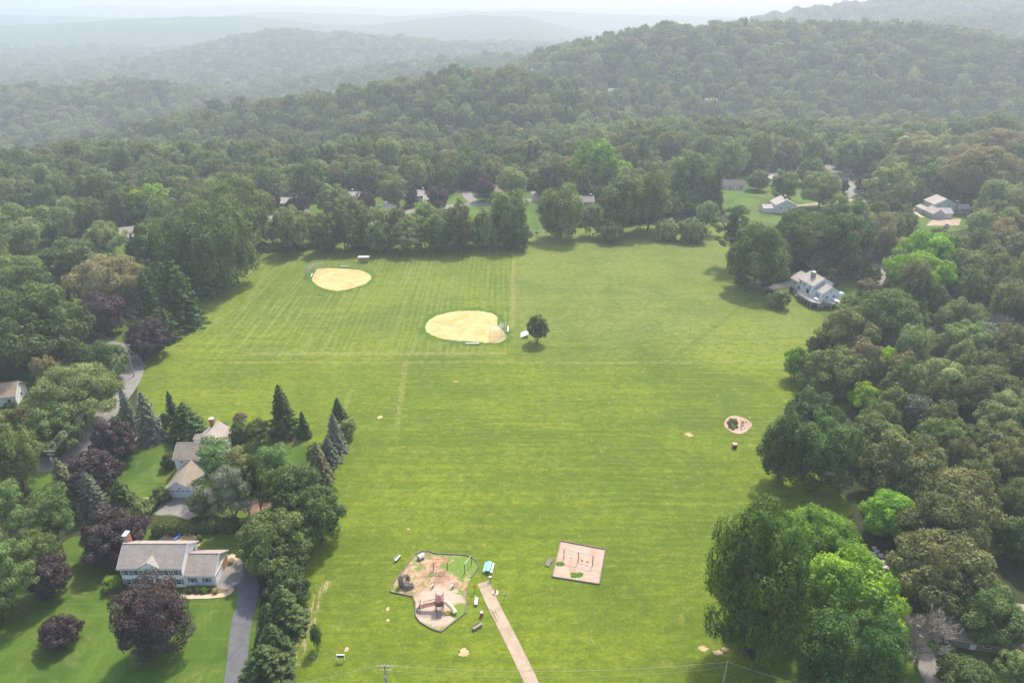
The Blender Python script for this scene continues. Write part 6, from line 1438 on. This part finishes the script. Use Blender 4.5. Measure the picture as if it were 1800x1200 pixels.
ORD = ["nearest", "second", "third", "fourth", "fifth", "sixth", "seventh", "eighth", "ninth", "tenth", "eleventh", "twelfth", "thirteenth", "fourteenth", "fifteenth"]
buckets = {}
for o, u, v, what in AUTO:
    d, nm, lu, lv = min((math.hypot(u - lu, (v - lv) * 1.6), nm, lu, lv) for nm, lu, lv in LM)
    side = ("left of" if u < lu else "right of") if abs(u - lu) > abs(v - lv) * 1.6 else ("behind" if v < lv else "in front of")
    buckets.setdefault((what, nm, side), []).append((d, o.name))
for (what, nm, side), L_ in buckets.items():
    for k, (d, on_) in enumerate(sorted(L_)):
        if k < 15: bpy.data.objects[on_]["label"] = ("%s %s %s" % (what, side, nm)) if len(L_) == 1 else "%s %s %s, %s" % (what, side, nm, ORD[k] if k == 0 else ORD[k] + " nearest")
        else: bpy.data.objects[on_]["label"] = "%s %s %s, farther out" % (what, side, nm)

# the wooded hills: too many crowns to count, one object that repeats crowns
srcs = []
for sh, tint in (('round', 'mid'), ('wide', 'olive'), ('oval', 'dark'), ('loose', 'light'), ('round', 'dark'), ('wide', 'mid'), ('oval', 'olive'), ('dome', 'light'), ('round', 'light'), ('spruce', 'spruce')):
    me_ = SHAPES[(sh, 'lo')][0]
    cs_ = [o for o in bpy.data.objects if o.name.startswith("crown") and o.material_slots[0].material == LEAF[tint]]
    cs_.sort(key=lambda o: (o.data != me_, o.data != SHAPES[(sh, 'mid')][0], not o.data.name.startswith(me_.name[:9]), len(o.data.vertices)))
    if cs_: srcs.append(cs_[0])
me = bpy.data.meshes.new("distant_forest"); me.from_pydata([(x, y, terrain(x, y) - 1.5 + 4.5 * mnoise.noise(Vector((x * 3.1, y * 3.1, 0)))) for x, y, a, h in far_], [], [])
A1 = me.attributes.new("size", 'FLOAT_VECTOR', 'POINT'); A2 = me.attributes.new("turn", 'FLOAT_VECTOR', 'POINT'); A3 = me.attributes.new("pick", 'INT', 'POINT')
pick = []
for x, y, a, h in far_:
    n = mnoise.noise(Vector((x / 120, y / 120, 4.4))) * 1.6 + q.uniform(-.5, .5)
    k = int((n + 1) / 2 * (len(srcs) - 1)); k = max(0, min(len(srcs) - 2, k))
    if q.random() < .35: k = q.randrange(len(srcs) - 1)
    if q.random() < .03: k = len(srcs) - 1
    pick.append(k)
me.attributes["size"].data.foreach_set("vector", [c for (x, y, a, h), k in zip(far_, pick) for c in ((a * 1.22, a * 1.22, h) if k < len(srcs) - 1 else (a * .8, a * .8, h * .92))])
me.attributes["turn"].data.foreach_set("vector", [c for _ in far_ for c in (0, 0, q.uniform(0, 6.28))]); me.attributes["pick"].data.foreach_set("value", pick)
fo = link("distant_forest", me); tag(fo, "hazy unbroken woods covering the hills and valleys to the horizon", "forest", None, "stuff")
ng = bpy.data.node_groups.new("scatter_crowns", 'GeometryNodeTree')
ng.interface.new_socket("Geometry", in_out='INPUT', socket_type='NodeSocketGeometry'); ng.interface.new_socket("Geometry", in_out='OUTPUT', socket_type='NodeSocketGeometry')
gi = ng.nodes.new('NodeGroupInput'); go = ng.nodes.new('NodeGroupOutput'); ip = ng.nodes.new('GeometryNodeInstanceOnPoints'); jg = ng.nodes.new('GeometryNodeJoinGeometry')
for s_ in reversed(srcs):
    oi = ng.nodes.new('GeometryNodeObjectInfo'); oi.inputs['Object'].default_value = s_; oi.inputs['As Instance'].default_value = True; oi.transform_space = 'ORIGINAL'
    ng.links.new(oi.outputs['Geometry'], jg.inputs[0])
def attr(n, ty):
    a = ng.nodes.new('GeometryNodeInputNamedAttribute'); a.data_type = ty; a.inputs['Name'].default_value = n; return a.outputs['Attribute']
ng.links.new(gi.outputs[0], ip.inputs['Points']); ng.links.new(jg.outputs[0], ip.inputs['Instance']); ip.inputs['Pick Instance'].default_value = True
ng.links.new(attr("pick", 'INT'), ip.inputs['Instance Index']); ng.links.new(attr("size", 'FLOAT_VECTOR'), ip.inputs['Scale'])
e2r = ng.nodes.new('FunctionNodeEulerToRotation'); ng.links.new(attr("turn", 'FLOAT_VECTOR'), e2r.inputs[0]); ng.links.new(e2r.outputs[0], ip.inputs['Rotation'])
ng.links.new(ip.outputs[0], go.inputs[0])
md = fo.modifiers.new("scatter", 'NODES'); md.node_group = ng
print("TREES", COUNT, "near", len(near), "far", len(far_), "srcs", len(srcs))

# ------------------------------------------------------------------ the air
hz = MB(); hz.box(0, 5600, 50, 34000, 12400, 370)
t = NT("haze_air"); pv = t.n("VolumePrincipled"); pv.inputs["Color"].default_value = (0.81, 0.865, 0.88, 1); pv.inputs["Density"].default_value = 0.00037; pv.inputs["Anisotropy"].default_value = 0.2
t.t.links.new(pv.outputs[0], t.out.inputs["Volume"])
ho = hz.obj("haze", t.m); ho["kind"] = "stuff"
